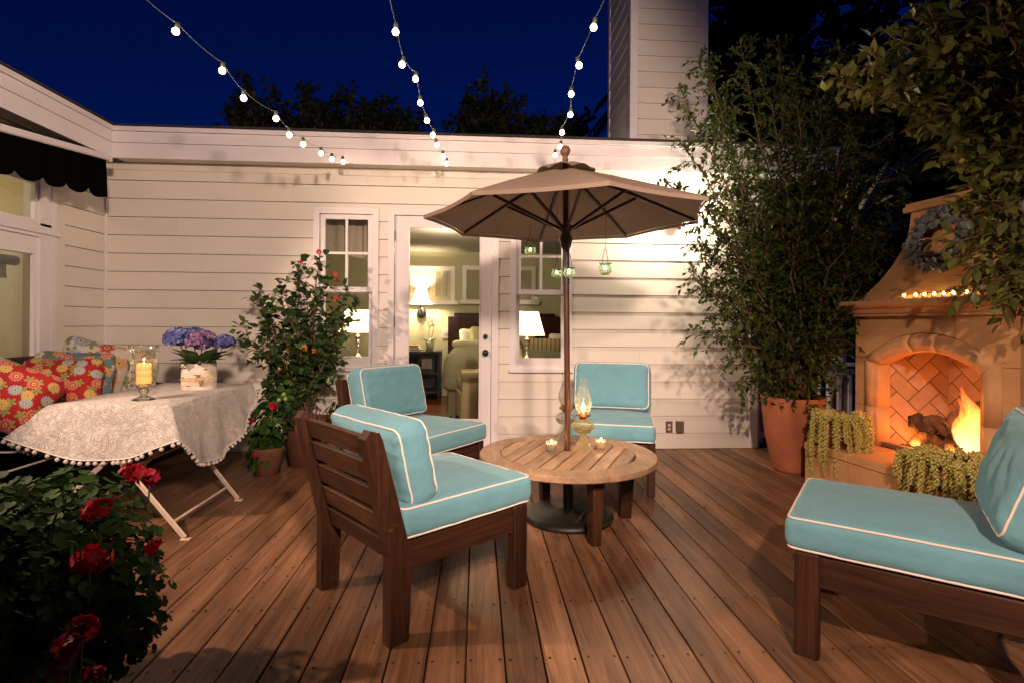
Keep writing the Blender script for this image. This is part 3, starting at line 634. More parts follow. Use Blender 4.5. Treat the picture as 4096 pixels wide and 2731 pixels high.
# bed
bx0 = at(1029, 760, Y=9.05).x
hz = at(1080, 722, Y=9.05).z
o = thing('bed', 'bed with olive duvet and dark headboard seen through the door', 'bed', (0, 0, .02))
link('headboard', MB().bx(bx0, bx0+1.9, 9.05, 9.15, .0, hz-.06).bx(bx0+.1, bx0+1.8, 9.06, 9.14, hz-.059, hz), mat('mahogany', (.035, .006, .005), .3), o)
def cushion_mesh(w, d, h, r=.035, puff=.02, bulge=.02, n=16, wr=.003, seed=0, pinch=0, pipe=None):
    hx, hy, hz_ = w/2, d/2, h/2; r = min(r, hz_*.95)
    def deform(p):
        x, y, z = p
        fx, fy, fz = max(-1, min(1, x/hx)), max(-1, min(1, y/hy)), z/hz_
        if pinch:
            e = 1-pinch*(1-abs(fy)**1.6); e2 = 1-pinch*(1-abs(fx)**1.6)
            k = (1-abs(fx)**2.6)*(1-abs(fy)**2.6)
            return Vector((x*e, y*e2, z*(.10+.90*max(k, 0)**.42)+0))
        zz = z+math.copysign(puff*max(0, 1-fx*fx)*max(0, 1-fy*fy), z)*min(1, abs(fz)**2)
        b = 1+bulge*(1-min(1, fz*fz))
        q = Vector((x*b, y*b, zz))
        return q
    def wrinkle(q):
        if not wr: return q
        s = Vector((q.x*9+seed*7.1, q.y*9, q.z*9)); n1 = noise.noise(s)
        ex = min(1, max(0, (abs(q.y)/hy-.55)/.45)); ey = min(1, max(0, (abs(q.x)/hx-.55)/.45))
        rp = ex*math.sin(q.x*95+6*noise.noise(s*.6+Vector((3, 1, 2))))*.5+ey*math.sin(q.y*95+6*noise.noise(s*.6))*.5
        msk = .5+.5*noise.noise(Vector((q.x*4+seed, q.y*4, q.z*4+9)))
        dd = wr*(n1*1.8+rp*msk*1.1)
        return Vector((q.x, q.y, q.z+math.copysign(dd, q.z)*min(1, abs(q.z)/hz_*1.2)))
    ts = [math.sin(PI/2*(2*i/n-1)) for i in range(n+1)]
    mb = MB(); seen = {}
    def vid(p):
        key = (round(p[0], 5), round(p[1], 5), round(p[2], 5))
        if key in seen: return seen[key]
        p = Vector(p); inner = Vector((max(-hx+r, min(hx-r, p.x)), max(-hy+r, min(hy-r, p.y)), max(-hz_+r, min(hz_-r, p.z))))
        dd = p-inner
        if dd.length > 1e-9: p = inner+dd.normalized()*r
        q = wrinkle(deform(p)); seen[key] = len(mb.v); mb.v.append(tuple(q)); return seen[key]
    nz = max(5, n//3)
    def ax(k, h): return [h*math.sin(PI/2*(2*i/k-1)) for i in range(k+1)]
    axs = (ax(n, hx), ax(n, hy), ax(nz, hz_))
    for a in range(3):
        b, c = (a+1) % 3, (a+2) % 3
        for sg, hh in ((-1, -(hx, hy, hz_)[a]), (1, (hx, hy, hz_)[a])):
            for i in range(len(axs[b])-1):
                for j in range(len(axs[c])-1):
                    q = []
                    for di, dj in ((0, 0), (1, 0), (1, 1), (0, 1)):
                        p = [0, 0, 0]; p[a] = hh; p[b] = axs[b][i+di]; p[c] = axs[c][j+dj]; q.append(vid(p))
                    mb.f.append(tuple(q) if sg > 0 else tuple(reversed(q)))
    loops = []
    for sg in ((1, -1) if not pinch else (0,)):
        pts = []; rr = r
        corners = [(hx-rr, hy-rr, 0), (-hx+rr, hy-rr, 90), (-hx+rr, -hy+rr, 180), (hx-rr, -hy+rr, 270)]
        for ci, (cx, cy, a0) in enumerate(corners):
            for k in range(6):
                a = math.radians(a0+90*k/5); al = math.radians(48)
                off = rr*math.cos(al)+.002
                pts.append((cx+off*math.cos(a), cy+off*math.sin(a)))
            nx_, ny_, na = corners[(ci+1) % 4]; a = math.radians(a0+90); off = rr*math.cos(math.radians(48))+.002
            p0 = Vector((cx+off*math.cos(a), cy+off*math.sin(a))); p1 = Vector((nx_+off*math.cos(a), ny_+off*math.sin(a)))
            for k in range(1, 14): q = p0.lerp(p1, k/14); pts.append((q.x, q.y))
        zz = hz_-rr+rr*math.sin(math.radians(48))+.002
        loops.append([(wrinkle(deform(Vector((x, y, sg*zz))))*.35+deform(Vector((x, y, sg*zz)))*.65) for x, y in pts])
    return mb, loops
def xf(mb, m): mb.v = [tuple(m @ Vector(q)) for q in mb.v]; return mb
dm, _ = cushion_mesh(1.75, 2.15, .5, .14, .04, .03, 18, .02, 3)
xf(dm, Matrix.Translation((bx0+.95, 7.95, .60)))
dm.v = [(x-(.10*(max(0, .6-z))**1 if x < bx0+.2 else 0)*2, y, z) for x, y, z in dm.v]
link('duvet', dm, mat('olive_duvet', (.20, .19, .12), .9, .1, 6, .3, 8), o, True)
link('bed_skirt', MB().bx(bx0+.12, bx0+1.78, 7.0, 9.0, .02, .40), mat('olive_skirt', (.16, .15, .10), .9), o)
cm, _ = cushion_mesh(1.7, .5, .08, .03, .01, 0, 10, .01, 5); xf(cm, Matrix.Translation((bx0+.95, 8.55, .90)))
link('folded_sheet', cm, mat('cream_sheet', (.55, .50, .36), .9), o, True)
for i, (dx, dy, ds, c) in enumerate(((.42, 8.90, .38, (.72, .68, .58)), (.62, 8.80, .42, (.46, .42, .28)), (1.2, 8.82, .42, (.5, .46, .32)))):
    q, _ = cushion_mesh(ds+.1, ds, .18, .08, 0, 0, 12, .006, i, pinch=.08); xf(q, Matrix.Translation((bx0+dx, dy, 0.80+ds*.46)) @ Matrix.Rotation(math.radians(78), 4, 'X'))
    qo = link('bed_pillow', q, mat('pillow_linen', c, .9), None, True, label=['white pillow at the door side of the headboard', 'beige square pillow in front of the white one', 'beige pillow further right on the bed'][i], category='pillow', group='pillows on the bed')
# striped armchair
def stripes(name, axis=0, sc=60):
    m = bpy.data.materials.new(name); m.use_nodes = True; N = m.node_tree.nodes; L = m.node_tree.links; P = N['Principled BSDF']; P.inputs['Roughness'].default_value = .9
    tc = N.new('ShaderNodeTexCoord'); w = N.new('ShaderNodeTexWave'); w.bands_direction = 'XYZ'[axis]; w.inputs['Scale'].default_value = sc; w.inputs['Distortion'].default_value = .3; L.new(tc.outputs['Object'], w.inputs[0])
    cr = N.new('ShaderNodeValToRGB'); e = cr.color_ramp.elements; e[0].color = (.16, .12, .06, 1); e[1].color = (.5, .42, .26, 1); e[0].position = .3; e[1].position = .45; x = e.new(.8); x.color = (.32, .26, .14, 1)
    L.new(w.outputs[0], cr.inputs[0]); L.new(cr.outputs[0], P.inputs[0]); return m
ST = stripes('striped_upholstery', 0, 5.5)
def armchair(label, loc, rz):
    o = thing('armchair', label, 'armchair', loc, rz, group='striped armchairs in the bedroom')
    a, _ = cushion_mesh(.62, .70, .16, .05, .02, 0, 10, .004, 1); xf(a, Matrix.Translation((0, 0, .47))); link('seat', a, ST, o, True)
    link('skirt', MB().bx(-.36, .36, -.36, .36, .08, .40, .01), ST, o)
    a, _ = cushion_mesh(.72, .62, .16, .07, .02, 0, 12, .004, 2); xf(a, Matrix.Translation((0, .36, .72)) @ Matrix.Rotation(math.radians(98), 4, 'X')); link('backrest', a, ST, o, True)
    for sx in (-1, 1):
        link('armrest', MB().tube([(sx*.38, -.36, .60), (sx*.38, .34, .62)], .085, 14).bx(sx*.38-.05, sx*.38+.05, -.35, .34, .1, .56), ST, o, False)
        for sy in (-1, 1): link('leg', MB().tube([(sx*.33, sy*.33, .08), (sx*.35, sy*.35, .03), (sx*.36, sy*.37, 0)], [.03, .02, .03], 8), M['trim'], o, True)
    return o
ca = at(1100, 935, Z=.02); armchair('striped armchair at the foot of the bed behind the door', (.12, 6.75, .02), math.radians(-82))
armchair('striped armchair behind the right window lamp', (1.05, 7.5, .02), math.radians(170))
q, _ = cushion_mesh(.45, .35, .15, .07, 0, 0, 10, .006, 9, pinch=.08); xf(q, Matrix.Translation((1.2, 7.35, .95)) @ Matrix.Rotation(1.3, 4, 'X'))
link('bed_pillow', q, mat('satin_pillow', (.6, .55, .48), .5), None, True, label='shiny cushion on the armchair behind the right window', category='pillow')
# picture and curtain behind left window
pp = at(776, 640, Y=8.6)
o = thing('wall_picture', 'red picture with a pale label seen in the left window', 'picture', (-2.2, 6.9, 1.50))
link('frame', MB().bx(-.26, .26, -.015, .015, -.35, .25), mat('red_print', (.20, .03, .02), .5), o)
link('label_area', MB().bx(-.02, .25, -.022, -.016, -.33, .0), mat('label_print', (.45, .36, .22), .6), o)
link('print', MB().bx(-.24, -.03, -.021, -.016, -.34, -.12), mat('blue_print', (.12, .3, .36), .6), o)
o = thing('light_switch', 'white double light switch on the green bedroom wall', 'switch', (at(1023, 765, Y=RY).x, RY, at(1023, 765, Y=RY).z))
link('plate', MB().bx(-.06, .06, -.012, -.001, -.085, .085), M['trim'], o); link('rocker', MB().bx(-.03, -.005, -.018, -.012, -.03, .03).bx(.005, .03, -.018, -.012, -.03, .03), M['trim'], o)
o = thing('bedroom_curtain', 'sheer grey curtain hanging at the top of the left window', 'curtain')
cu = MB()
for i in range(41):
    x = -1.62+.75*i/40; w = .02*math.sin(i*.9); cu.v += [(x, WY+.22+w, 1.92+.03*math.sin(i*.2)), (x, WY+.22+w*.6, 2.36)]
    if i: b = 2*i; cu.f.append((b-2, b, b+1, b-1))
link('fabric', cu, mat('sheer_fabric', (.30, .25, .20), .9), o, True)
# roller shade and curtain in the wing
o = thing('roller_shade', 'rolled grey blind at the top of the left wing window', 'blind')
link('roller', MB().tube([(XL-.09, 1.7, 1.70), (XL-.09, gy1-.05, 1.70)], .038, 12), mat('grey_blind', (.34, .36, .36), .8), o, True)
link('hem_bar', MB().bx(XL-.1, XL-.085, 1.7, gy1-.13, 1.56, 1.58).bx(XL-.094, XL-.09, 1.7, gy1-.13, 1.58, 1.67), mat('grey_blind2', (.40, .42, .42), .8), o)
o = thing('wing_curtain', 'cream curtain behind the left wing window', 'curtain')
cu = MB()
for i in range(81):
    y = 1.6+(5.15-1.6)*i/80; w = .02*math.sin(i*.8)+.01*math.sin(i*.33); cu.v += [(XL-.24+w, y, .7), (XL-.24+w*.8, y, 1.8)]
    if i: b = 2*i; cu.f.append((b-2, b, b+1, b-1))
link('fabric', cu, mat('cream_curtain', (.74, .70, .62), .9, trans=.5), o, True)

# ------------------------------------------------------------------ lounge chairs
def make_chair(loc, rz, label, seed=1, ch=.40, rec=104, by=-.275):
    dz_ = -.02 if seed == 1 else 0
    o = thing('lounge_chair', label, 'chair', loc, rz, group='low wooden lounge chairs with turquoise cushions')
    Wd, Dp = .33, .37
    for sx in (-1, 1):
        x = sx*(Wd-.027)
        # rear post: straight below, reclined above the seat
        prof = [(-Dp, 0), (-Dp+.085, 0), (-Dp+.10, .32), (-Dp-.035, .80), (-Dp-.050, .83), (-Dp-.085, .84), (-Dp-.108, .81), (-Dp+.0, .34)]
        link('rear_leg', MB().prism(prof, x-.027, x+.027, lambda a, b, d: (d, a, b)), M['chair'], o)
        link('front_leg', MB().box((x, Dp-.04, .195), (.054, .085, .39), None, .006), M['chair'], o)
        link('side_rail', MB().box((x-sx*.004, .015, .325), (.035, .615, .115), None, .004), M['chairy'], o)
    link('front_rail', MB().box((0, Dp-.03, .325), (2*Wd-.11, .032, .105), None, .004), M['chairx'], o)
    for k in range(4):
        y = -.22+.15*k; link('seat_slat', MB().box((0, y, .372), (2*Wd-.12, .07, .018), None, .003), M['chairx'], o)
    for k in range(5):
        z = .345+.106*k; t = (z-.32)/.48; y = -Dp+.050-.118*t
        m = Matrix.Rotation(.235, 3, 'X'); link('back_slat', MB().box((0, y, z), (2*Wd-.108, .022, .086), m, .003), M['chairx'], o)
    mb, loops = cushion_mesh(.655, .72, .125, .034, .026, .012, 44, .0045, seed)
    mt = Matrix.Translation((0, .045, .455)); xf(mb, mt)
    c = link('seat_cushion', mb, M['cush'], o, True)
    for lp in loops: link('piping', MB().tube([mt @ q for q in lp], .0047, 7, closed=True), M['piping'], c, True)
    mb, loops = cushion_mesh(.63, ch, .155 if seed != 1 else .14, .055, .035, .02, 44, .0090, seed+5)
    mt = Matrix.Translation((0, by, .530+ch*.47+dz_)) @ Matrix.Rotation(math.radians(rec), 4, 'X'); xf(mb, mt)
    c = link('back_cushion', mb, M['cush'], o, True)
    for lp in loops: link('piping', MB().tube([mt @ q for q in lp], .0047, 7, closed=True), M['piping'], c, True)
    return o
def face(dx, dy): return math.atan2(dy, dx)-PI/2
make_chair((-.25, 2.56, 0), face(.77, .64), 'lounge chair seen from behind with its slatted back to the camera', 1, .35, 103, -.225)
make_chair((-.44, 3.93, 0), face(.80, -.60), 'lounge chair in front of the glass door beside the rose bush', 2)
make_chair((1.07, 4.24, 0), face(-.27, -.96), 'lounge chair against the clapboard wall behind the round table', 3)
make_chair((1.70, 1.985, 0), face(-.78, .625), 'lounge chair cut by the right picture edge with its seat towards the table', 4, .41, 108, -.335)

# ------------------------------------------------------------------ round table
TC = Vector((.575, 3.38, 0)); TZ = .43; TR = .555; RI = .425
tb = thing('round_table', 'round weathered teak coffee table with slatted centre under the parasol', 'table', TC)
ang0 = math.radians(-8)
for k in range(6):
    a0 = ang0+k*PI/3+.003; a1 = ang0+(k+1)*PI/3-.003; n = 14; out = []
    pts = [(TR*math.cos(a0+(a1-a0)*i/n), TR*math.sin(a0+(a1-a0)*i/n)) for i in range(n+1)]+[(RI*math.cos(a1+(a0-a1)*i/n), RI*math.sin(a1+(a0-a1)*i/n)) for i in range(n+1)]
    mb = MB(); N_ = len(pts); 
    def sc_(p, f): return (p[0]*f, p[1]*f)
    vs = [(x*(.992 if i <= n else 1.003), y*(.992 if i <= n else 1.003), TZ) for i, (x, y) in enumerate(pts)]+[(x, y, TZ-.004) for x, y in pts]+[(x, y, TZ-.033) for x, y in pts]+[(x*(.992 if i <= n else 1), y*(.992 if i <= n else 1), TZ-.038) for i, (x, y) in enumerate(pts)]
    fs = [tuple(range(N_)), tuple(range(3*N_, 4*N_))[::-1]]+[(j*N_+i, (j+1)*N_+i, (j+1)*N_+(i+1) % N_, j*N_+(i+1) % N_) for j in range(3) for i in range(N_)]
    ro = link('rim_segment', mb.add(vs, fs), M['table'], tb)
sd = Vector((.44, .90, 0)).normalized(); sa = math.atan2(sd.y, sd.x)-PI/2; sw = .0785; gp = .0125; ns = 9; tot = ns*sw+(ns-1)*gp
def clip_disc(x0, x1, R, hole=None):
    up = []; k = 10
    for i in range(k+1): x = x0+(x1-x0)*i/k; up.append((x, math.sqrt(max(0, R*R-x*x))))
    return up
for i in range(ns):
    x0 = -tot/2+i*(sw+gp); x1 = x0+sw; R_ = RI-.006
    up = clip_disc(x0, x1, R_)
    if i == 4:
        h = .030
        for sg in (1, -1):
            hh = [(x1, sg*.0), (h, 0)]+[(h*math.cos(t), sg*h*math.sin(t)) for t in np.linspace(0, PI, 9)][1:-1]+[(-h, 0), (x0, 0)]
            poly = [(x, sg*y) for x, y in up]+hh
            so = link('slat', MB().prism(poly, TZ-.022, TZ-.001, lambda a, b, d: (a, b, d)), M['table'], tb); so.rotation_euler = (0, 0, sa)
    else:
        poly = up+[(x, -y) for x, y in reversed(up)]
        so = link('slat', MB().prism(poly, TZ-.022, TZ-.001+random.uniform(-.0008, .0008), lambda a, b, d: (a, b, d)), M['table'], tb); so.rotation_euler = (0, 0, sa)
for a in (-76, 6, 104, 186):
    ca_, s_ = math.cos(math.radians(a)), math.sin(math.radians(a)); r0 = .40
    m = Matrix.Rotation(math.radians(a), 3, 'Z'); mb = MB()
    vs = [m @ Vector((r0+x+(-.008 if z == 0 else 0), y*(.72 if z == 0 else 1), z)) for z in (0, TZ-.04) for x, y in ((-.04, -.036), (.045 if z else .03, -.036), (.045 if z else .03, .036), (-.04, .036))]
    link('leg', mb.add(vs, [(3, 2, 1, 0), (4, 5, 6, 7), (0, 1, 5, 4), (1, 2, 6, 5), (2, 3, 7, 6), (3, 0, 4, 7)]), M['chair'], tb)
for a in (-76, 14):
    m = Vector((math.cos(math.radians(a)), math.sin(math.radians(a)), 0)); q = MB().bar(m*.46+Vector((0, 0, TZ-.065)), m*-.46+Vector((0, 0, TZ-.065 if a > 0 else TZ-.0652)), .03, .05)
    link('apron_beam', q, M['chair'], tb)

# ------------------------------------------------------------------ parasol
UC = Vector((.595, 3.435, 0)); RR = .905; ZR = 1.925; ZA = 2.245
um = thing('parasol', 'open taupe octagonal parasol standing through the round table', 'parasol', UC)
um.rotation_euler = (0, -.016, 0)
bs = MB().lathe([(.0, .0), (.285, .0), (.29, .018), (.275, .034), (.24, .04), (.06, .052), (.05, .06), (.0, .06)], 40)
link('base', bs, M['ubase'], um, True)
link('base_tube', MB().lathe([(.032, .05), (.032, .36), (.03, .365), (.022, .365)], 16), M['ubase'], um, True)
link('pole', MB().lathe([(.019, .06), (.019, ZA+.05)], 16), M['umbwood'], um, True)
link('ferrule', MB().lathe([(.0215, 1.50), (.0215, 1.78)], 16), M['ubase'], um, True)
link('runner', MB().lathe([(.022, 1.72), (.032, 1.74), (.045, 1.79), (.03, 1.83), (.05, 1.845), (.05, 1.87), (.022, 1.88)], 16), M['umbwood'], um, True)
link('hub', MB().lathe([(.02, ZA-.10), (.045, ZA-.09), (.045, ZA-.06), (.02, ZA-.05)], 16), M['umbwood'], um, True)
link('finial', MB().lathe([(.012, ZA+.02), (.02, ZA+.06), (.014, ZA+.07), (.022, ZA+.08), (.032, ZA+.095), (.034, ZA+.115), (.025, ZA+.135), (.010, ZA+.144), (.0, ZA+.145)], 18), mat('turned_wood', (.15, .075, .04), .5, .2, 30), um, True)
aph = math.radians(-90+4)
def canopy_pt(a, t):          # t 0 apex ring .. 1 rim, octagonal
    k = (a-aph)/(PI/4); f = k-math.floor(k); ca0 = aph+math.floor(k)*PI/4; ca1 = ca0+PI/4
    r = RR*t
    p0 = Vector((math.cos(ca0), math.sin(ca0), 0)); p1 = Vector((math.cos(ca1), math.sin(ca1), 0)); p = p0.lerp(p1, f)
    sag = 4*f*(1-f)
    rimin = 1-.035*sag*t*t
    z = ZA+(ZR-ZA)*(t**1.12)-.018*sag*math.sin(PI*min(1, t))
    return Vector((p.x*r*rimin, p.y*r*rimin, z))
cn = MB(); NA = 64; NT = 10
for j in range(NT+1):
    t = .13+(1-.13)*j/NT
    for i in range(NA): cn.v.append(tuple(canopy_pt(aph+2*PI*i/NA, t)))
for j in range(NT):
    for i in range(NA): i2 = (i+1) % NA; cn.f.append((j*NA+i, j*NA+i2, (j+1)*NA+i2, (j+1)*NA+i))
can = link('canopy', cn, M['umb'], um, True)
hem = MB()
for k in range(8):
    for j in range(8):
        a = aph+2*PI*(k*8+j)/64; b = aph+2*PI*(k*8+j+1)/64; p, q = canopy_pt(a, 1), canopy_pt(b, 1); dn = Vector((0, 0, -.022))
        i0 = len(hem.v); o1 = p.xy.to_3d().normalized()*.002; hem.v += [tuple(p+o1), tuple(q+o1), tuple(q+dn), tuple(p+dn)]; hem.f.append((i0, i0+1, i0+2, i0+3))
link('hem', hem, M['umb'], can)
vt = MB(); 
for j, (r, z) in enumerate(((.02, ZA+.035), (.09, ZA+.012), (.19, ZA-.040))):
    for i in range(48):
        a = aph+2*PI*i/48; lift = .022*abs(math.sin(4*(a-aph)))*(j/2)**1.5
        vt.v.append((r*math.cos(a), r*math.sin(a), z+lift))
for j in range(2):
    for i in range(48): i2 = (i+1) % 48; vt.f.append((j*48+i, j*48+i2, (j+1)*48+i2, (j+1)*48+i))
link('vent_cap', vt, M['umb'], um, True)
for k in range(8):
    a = aph+k*PI/4; d = Vector((math.cos(a), math.sin(a), 0))
    pr = [canopy_pt(a+1e-5, t)-Vector((0, 0, .013)) for t in (.04, .5, .97)]
    link('rib', MB().bar(pr[0], pr[1], .016, .02).bar(pr[1], pr[2], .014, .016), M['umbwood'], um)
    s0 = Vector((0, 0, 1.85))+d*.035; s1 = canopy_pt(a+1e-5, .52)-Vector((0, 0, .03))
    link('strut', MB().bar(s0, s1, .013, .018), M['umbwood'], um)

def hang_jar(u, v, Y, r, h, col, label, topy):
    c = at(u, v, Y=Y); o = thing('hanging_jar', label, 'candle jar', (c.x, c.y, c.z-h/2), random.uniform(0, 3), group='glass jars hung under the parasol')
    def fl(a, z): return 1+.03*math.cos(a*12)
    j = MB().lathe([(.0, 0), (r*.6, 0), (r*.95, h*.25), (r, h*.5), (r*.8, h*.78), (r*.75, h*.85), (r*.98, h*.93), (r, h)], 36, fn=fl)
    link('jar', j, M['greenglass'], o, True)
    link('candle', MB().lathe([(.0, .006), (r*.5, .006), (r*.5, h*.4), (0, h*.4)], 14), M['wax2'], o, True)
    link('flame', MB().sphere((0, 0, h*.55), .009, 8, 6, (1, 1, 1.8)), emis('jar_flame', (1, .72, .3), 24), o, True)
    w = MB().tube([(r*.86, 0, h*.88), (r*.7, 0, h*1.25), (r*.3, 0, h*2.0), (0, 0, h*2.3)], .0016, 5).tube([(-r*.86, 0, h*.88), (-r*.7, 0, h*1.25), (-r*.3, 0, h*2.0), (0, 0, h*2.3)], .0016, 5)
    w.tube([(r*.86*math.cos(t*PI/8), r*.86*math.sin(t*PI/8), h*.88) for t in range(16)], .0018, 5, closed=True)
    top = topy-(c.z-h/2); w.tube([(0, 0, h*2.3), (.004, 0, (h*2.3+top)/2), (0, 0, top)], .0011, 4)
    for t in range(5): w.sphere((r*(.8-.13*t), 0, h*(1.0+.25*t)), .0035, 6, 4).sphere((-r*(.8-.13*t), 0, h*(1.0+.25*t)), .0035, 6, 4)
    link('wire_handle', w, M['ubase'], o)
    lamp('jar_light', 'POINT', (c.x, c.y, c.z+h*.1), .12, (1, .7, .35), .015)
hang_jar(1218, 576, 3.75, .040, .062, 0, 'aqua glass candle jar hanging left of the pole and highest of the four', 2.0)
hang_jar(1279, 628, 3.66, .036, .058, 0, 'round aqua candle jar partly behind the pole', 2.06)
hang_jar(1307, 626, 3.15, .034, .062, 0, 'tall aqua candle jar hanging just right of the pole', 2.03)
hang_jar(1390, 618, 3.35, .041, .076, 0, 'ribbed aqua candle jar hanging alone at the right', 2.0)

# ------------------------------------------------------------------ things on the round table
def oil_lamp(loc, label, lit, tint, s=1.0):
    o = thing('oil_lamp', label, 'oil lamp', loc, group='glass oil lamps on the round table')
    g = M['amberglass'] if lit else M['glass']; fl = (lambda a, z: 1+.035*math.cos(a*24)) if not lit else None
    link('foot', MB().lathe([(.078*s, 0), (.079*s, .008), (.066*s, .025), (.035*s, .07), (.018*s, .10), (.016*s, .115), (.022*s, .125)], 48, fn=fl), g, o, True)
    link('font', MB().lathe([(.018*s, .125), (.05*s, .14), (.07*s, .165), (.071*s, .185), (.055*s, .205), (.028*s, .215), (.022*s, .225)], 32), g, o, True)
    link('oil', MB().lathe([(.0, .137), (.046*s, .142), (.064*s, .165), (.0, .1655)], 24), thin_glass('lamp_oil', (.9, .78, .5) if lit else (.9, .9, .88), .6), o, True)
    link('burner', MB().lathe([(.0, .222), (.024*s, .222), (.03*s, .235), (.045*s, .24), (.046*s, .248), (.03*s, .25), (.022*s, .268), (.0, .27)], 24), M['brass'], o, True)
    link('chimney_glass', MB().lathe([(.037*s, .247), (.036*s, .262), (.045*s, .285), (.052*s, .315), (.050*s, .345), (.038*s, .385), (.028*s, .415), (.025*s, .445), (.026*s, .475)], 32), M['glass'], o, True)
    for k in range(4): a = k*PI/2+.5; link('prong', MB().tube([(.045*s*math.cos(a), .045*s*math.sin(a), .243), (.043*s*math.cos(a), .043*s*math.sin(a), .27), (.040*s*math.cos(a), .040*s*math.sin(a), .278)], .0012, 4), M['brass'], o)
    if lit:
        link('flame', MB().lathe([(.0, .268), (.010, .275), (.013, .288), (.009, .305), (.0, .325)], 12), emis('lamp_flame', (1, .62, .2), 40), o, True)
        lamp('oil_lamp_light', 'POINT', (loc[0], loc[1], loc[2]+.30), 3.0, (1, .52, .2), .012)
oil_lamp((.665, 3.325, TZ), 'lit oil lamp with amber glass foot in front of the parasol pole', True, 0)
oil_lamp((.605, 3.62, TZ), 'unlit clear oil lamp standing behind the parasol pole', False, 0)
def votive(loc, label, bright):
    o = thing('votive_candle', label, 'candle', loc, group='candles in tumblers on the round table')
    link('tumbler', MB().lathe([(.0, 0), (.028, 0), (.036, .065), (.0345, .065), (.027, .01), (.0, .01)], 28), M['glass'], o, True)
    link('wax', MB().lathe([(.0, .011), (.0268, .011), (.0322, .052), (.02, .047), (.0, .046)], 24), M['wax'] if bright else M['wax2'], o, True)
    link('wick', MB().tube([(0, 0, .045), (.001, 0, .056)], .001, 4), M['black'], o)
    link('flame', MB().lathe([(.0, .053), (.004, .057), (.005, .063), (.0, .078)], 10), emis('votive_flame', (1, .66, .25), 40), o, True)
    lamp('votive_light', 'POINT', (loc[0], loc[1], loc[2]+.07), .9, (1, .55, .22), .008)
votive((.478, 3.405, TZ), 'pale candle in a glass tumbler left of the lit oil lamp', False)
votive((.812, 3.46, TZ), 'glowing orange candle in a glass tumbler right of the lit oil lamp', True)

# ------------------------------------------------------------------ side table with cloth
X0, X1, Y0, Y1, CZ = -2.52, -1.83, 3.34, 4.52, .74
ft = thing('folding_table', 'cream enamelled folding table under the white cloth', 'table')
link('table_top', MB().bx(X0+.01, X1-.01, Y0+.01, Y1-.01, CZ-.03, CZ-.006), M['rust'], ft)
for i, (y, yt) in enumerate(((3.17, 3.42), (3.85, 4.2))):
    link('leg', MB().bar((-1.65, y, .012), (-2.42, yt, CZ-.035), .012, .03, ch=.002), M['rust'], ft)
    link('leg', MB().bar((-2.55, y+.02, .012), (-1.93, yt+.03, CZ-.035), .012, .03, ch=.002), M['rust'], ft)
    for fx in (-1.65, -2.55): link('foot', MB().bx(fx-.022, fx+.03, y-.016+(.02 if fx < -2 else 0), y+.016+(.02 if fx < -2 else 0), 0, .010, .003), M['rust'], ft)
for x, z, ya, yb in ((-1.735, .09, 3.19, 3.89), (-2.465, .09, 3.21, 3.91), (-2.04, .38, 3.30, 4.02)):
    link('crossbar', MB().tube([(x, ya, z), (x, yb, z)], .008, 8), M['rust'], ft)
CC = Vector((-2.17, 3.80)); CRd = .775
# perimeter samples of the table edge
def perim(n=220):
    seg = [((X0, Y1), (X0, Y0)), ((X0, Y0), (X1, Y0)), ((X1, Y0), (X1, Y1)), ((X1, Y1), (X0, Y1))]
    L = [1.18, .69, 1.18, .69]; tot = sum(L); out = []
    for (a, b), l, nrm in zip(seg, L, ((-1, 0), (0, -1), (1, 0), (0, 1))):
        k = int(n*l/tot)
        for i in range(k): t = i/k; out.append((Vector(a).lerp(Vector(b), t), Vector(nrm)))
    return out
PR = perim(); NP = len(PR); cl = MB(); NS = 9; hemp = []
# smooth normals round corners
nr = []
for i in range(NP):
    s_ = Vector((0, 0))
    for k in range(-9, 10): s_ += PR[(i+k) % NP][1]
    nr.append(s_.normalized())
def drop_at(p, n_):
    # distance along outward direction to cloth circle
    q = p-CC; b = q.dot(n_); c = q.dot(q)-CRd**2; disc = b*b-c
    return max(0, -b+math.sqrt(disc)) if disc > 0 and c < 0 else 0
for i, (p, _) in enumerate(PR):
    n_ = nr[i]; dp = drop_at(p, n_)
    corner = max(0, 1-min((p-Vector(c)).length for c in ((X0, Y0), (X1, Y0), (X1, Y1), (X0, Y1)))/.16)
    cornL = max(0, 1-(p-Vector((X0, Y0))).length/.28)
    ph = i*.33
    for j in range(NS+1):
        t = j/NS; d = dp*t
        fold = (.018*math.sin(ph)+.012*math.sin(ph*.47+1))*t*(1-.3*corner)
        flare = (.05*t+.10*corner*t+.05*cornL*t)*min(1, dp/.15)+fold*min(1, dp/.2)
        zz = CZ+.003-math.sqrt(max(0, d*d-(flare*.6)**2)) if d > abs(flare*.6) else CZ+.003-d*.6
        rr_ = .008*math.sin(min(1, t*6)*PI/2)
        cl.v.append((p.x+n_.x*(flare+rr_), p.y+n_.y*(flare+rr_), zz))
    hemp.append((Vector(cl.v[-1]), dp))
for i in range(NP):
    i2 = (i+1) % NP
    for j in range(NS): a = i*(NS+1)+j; b = i2*(NS+1)+j; cl.f.append((a, a+1, b+1, b))
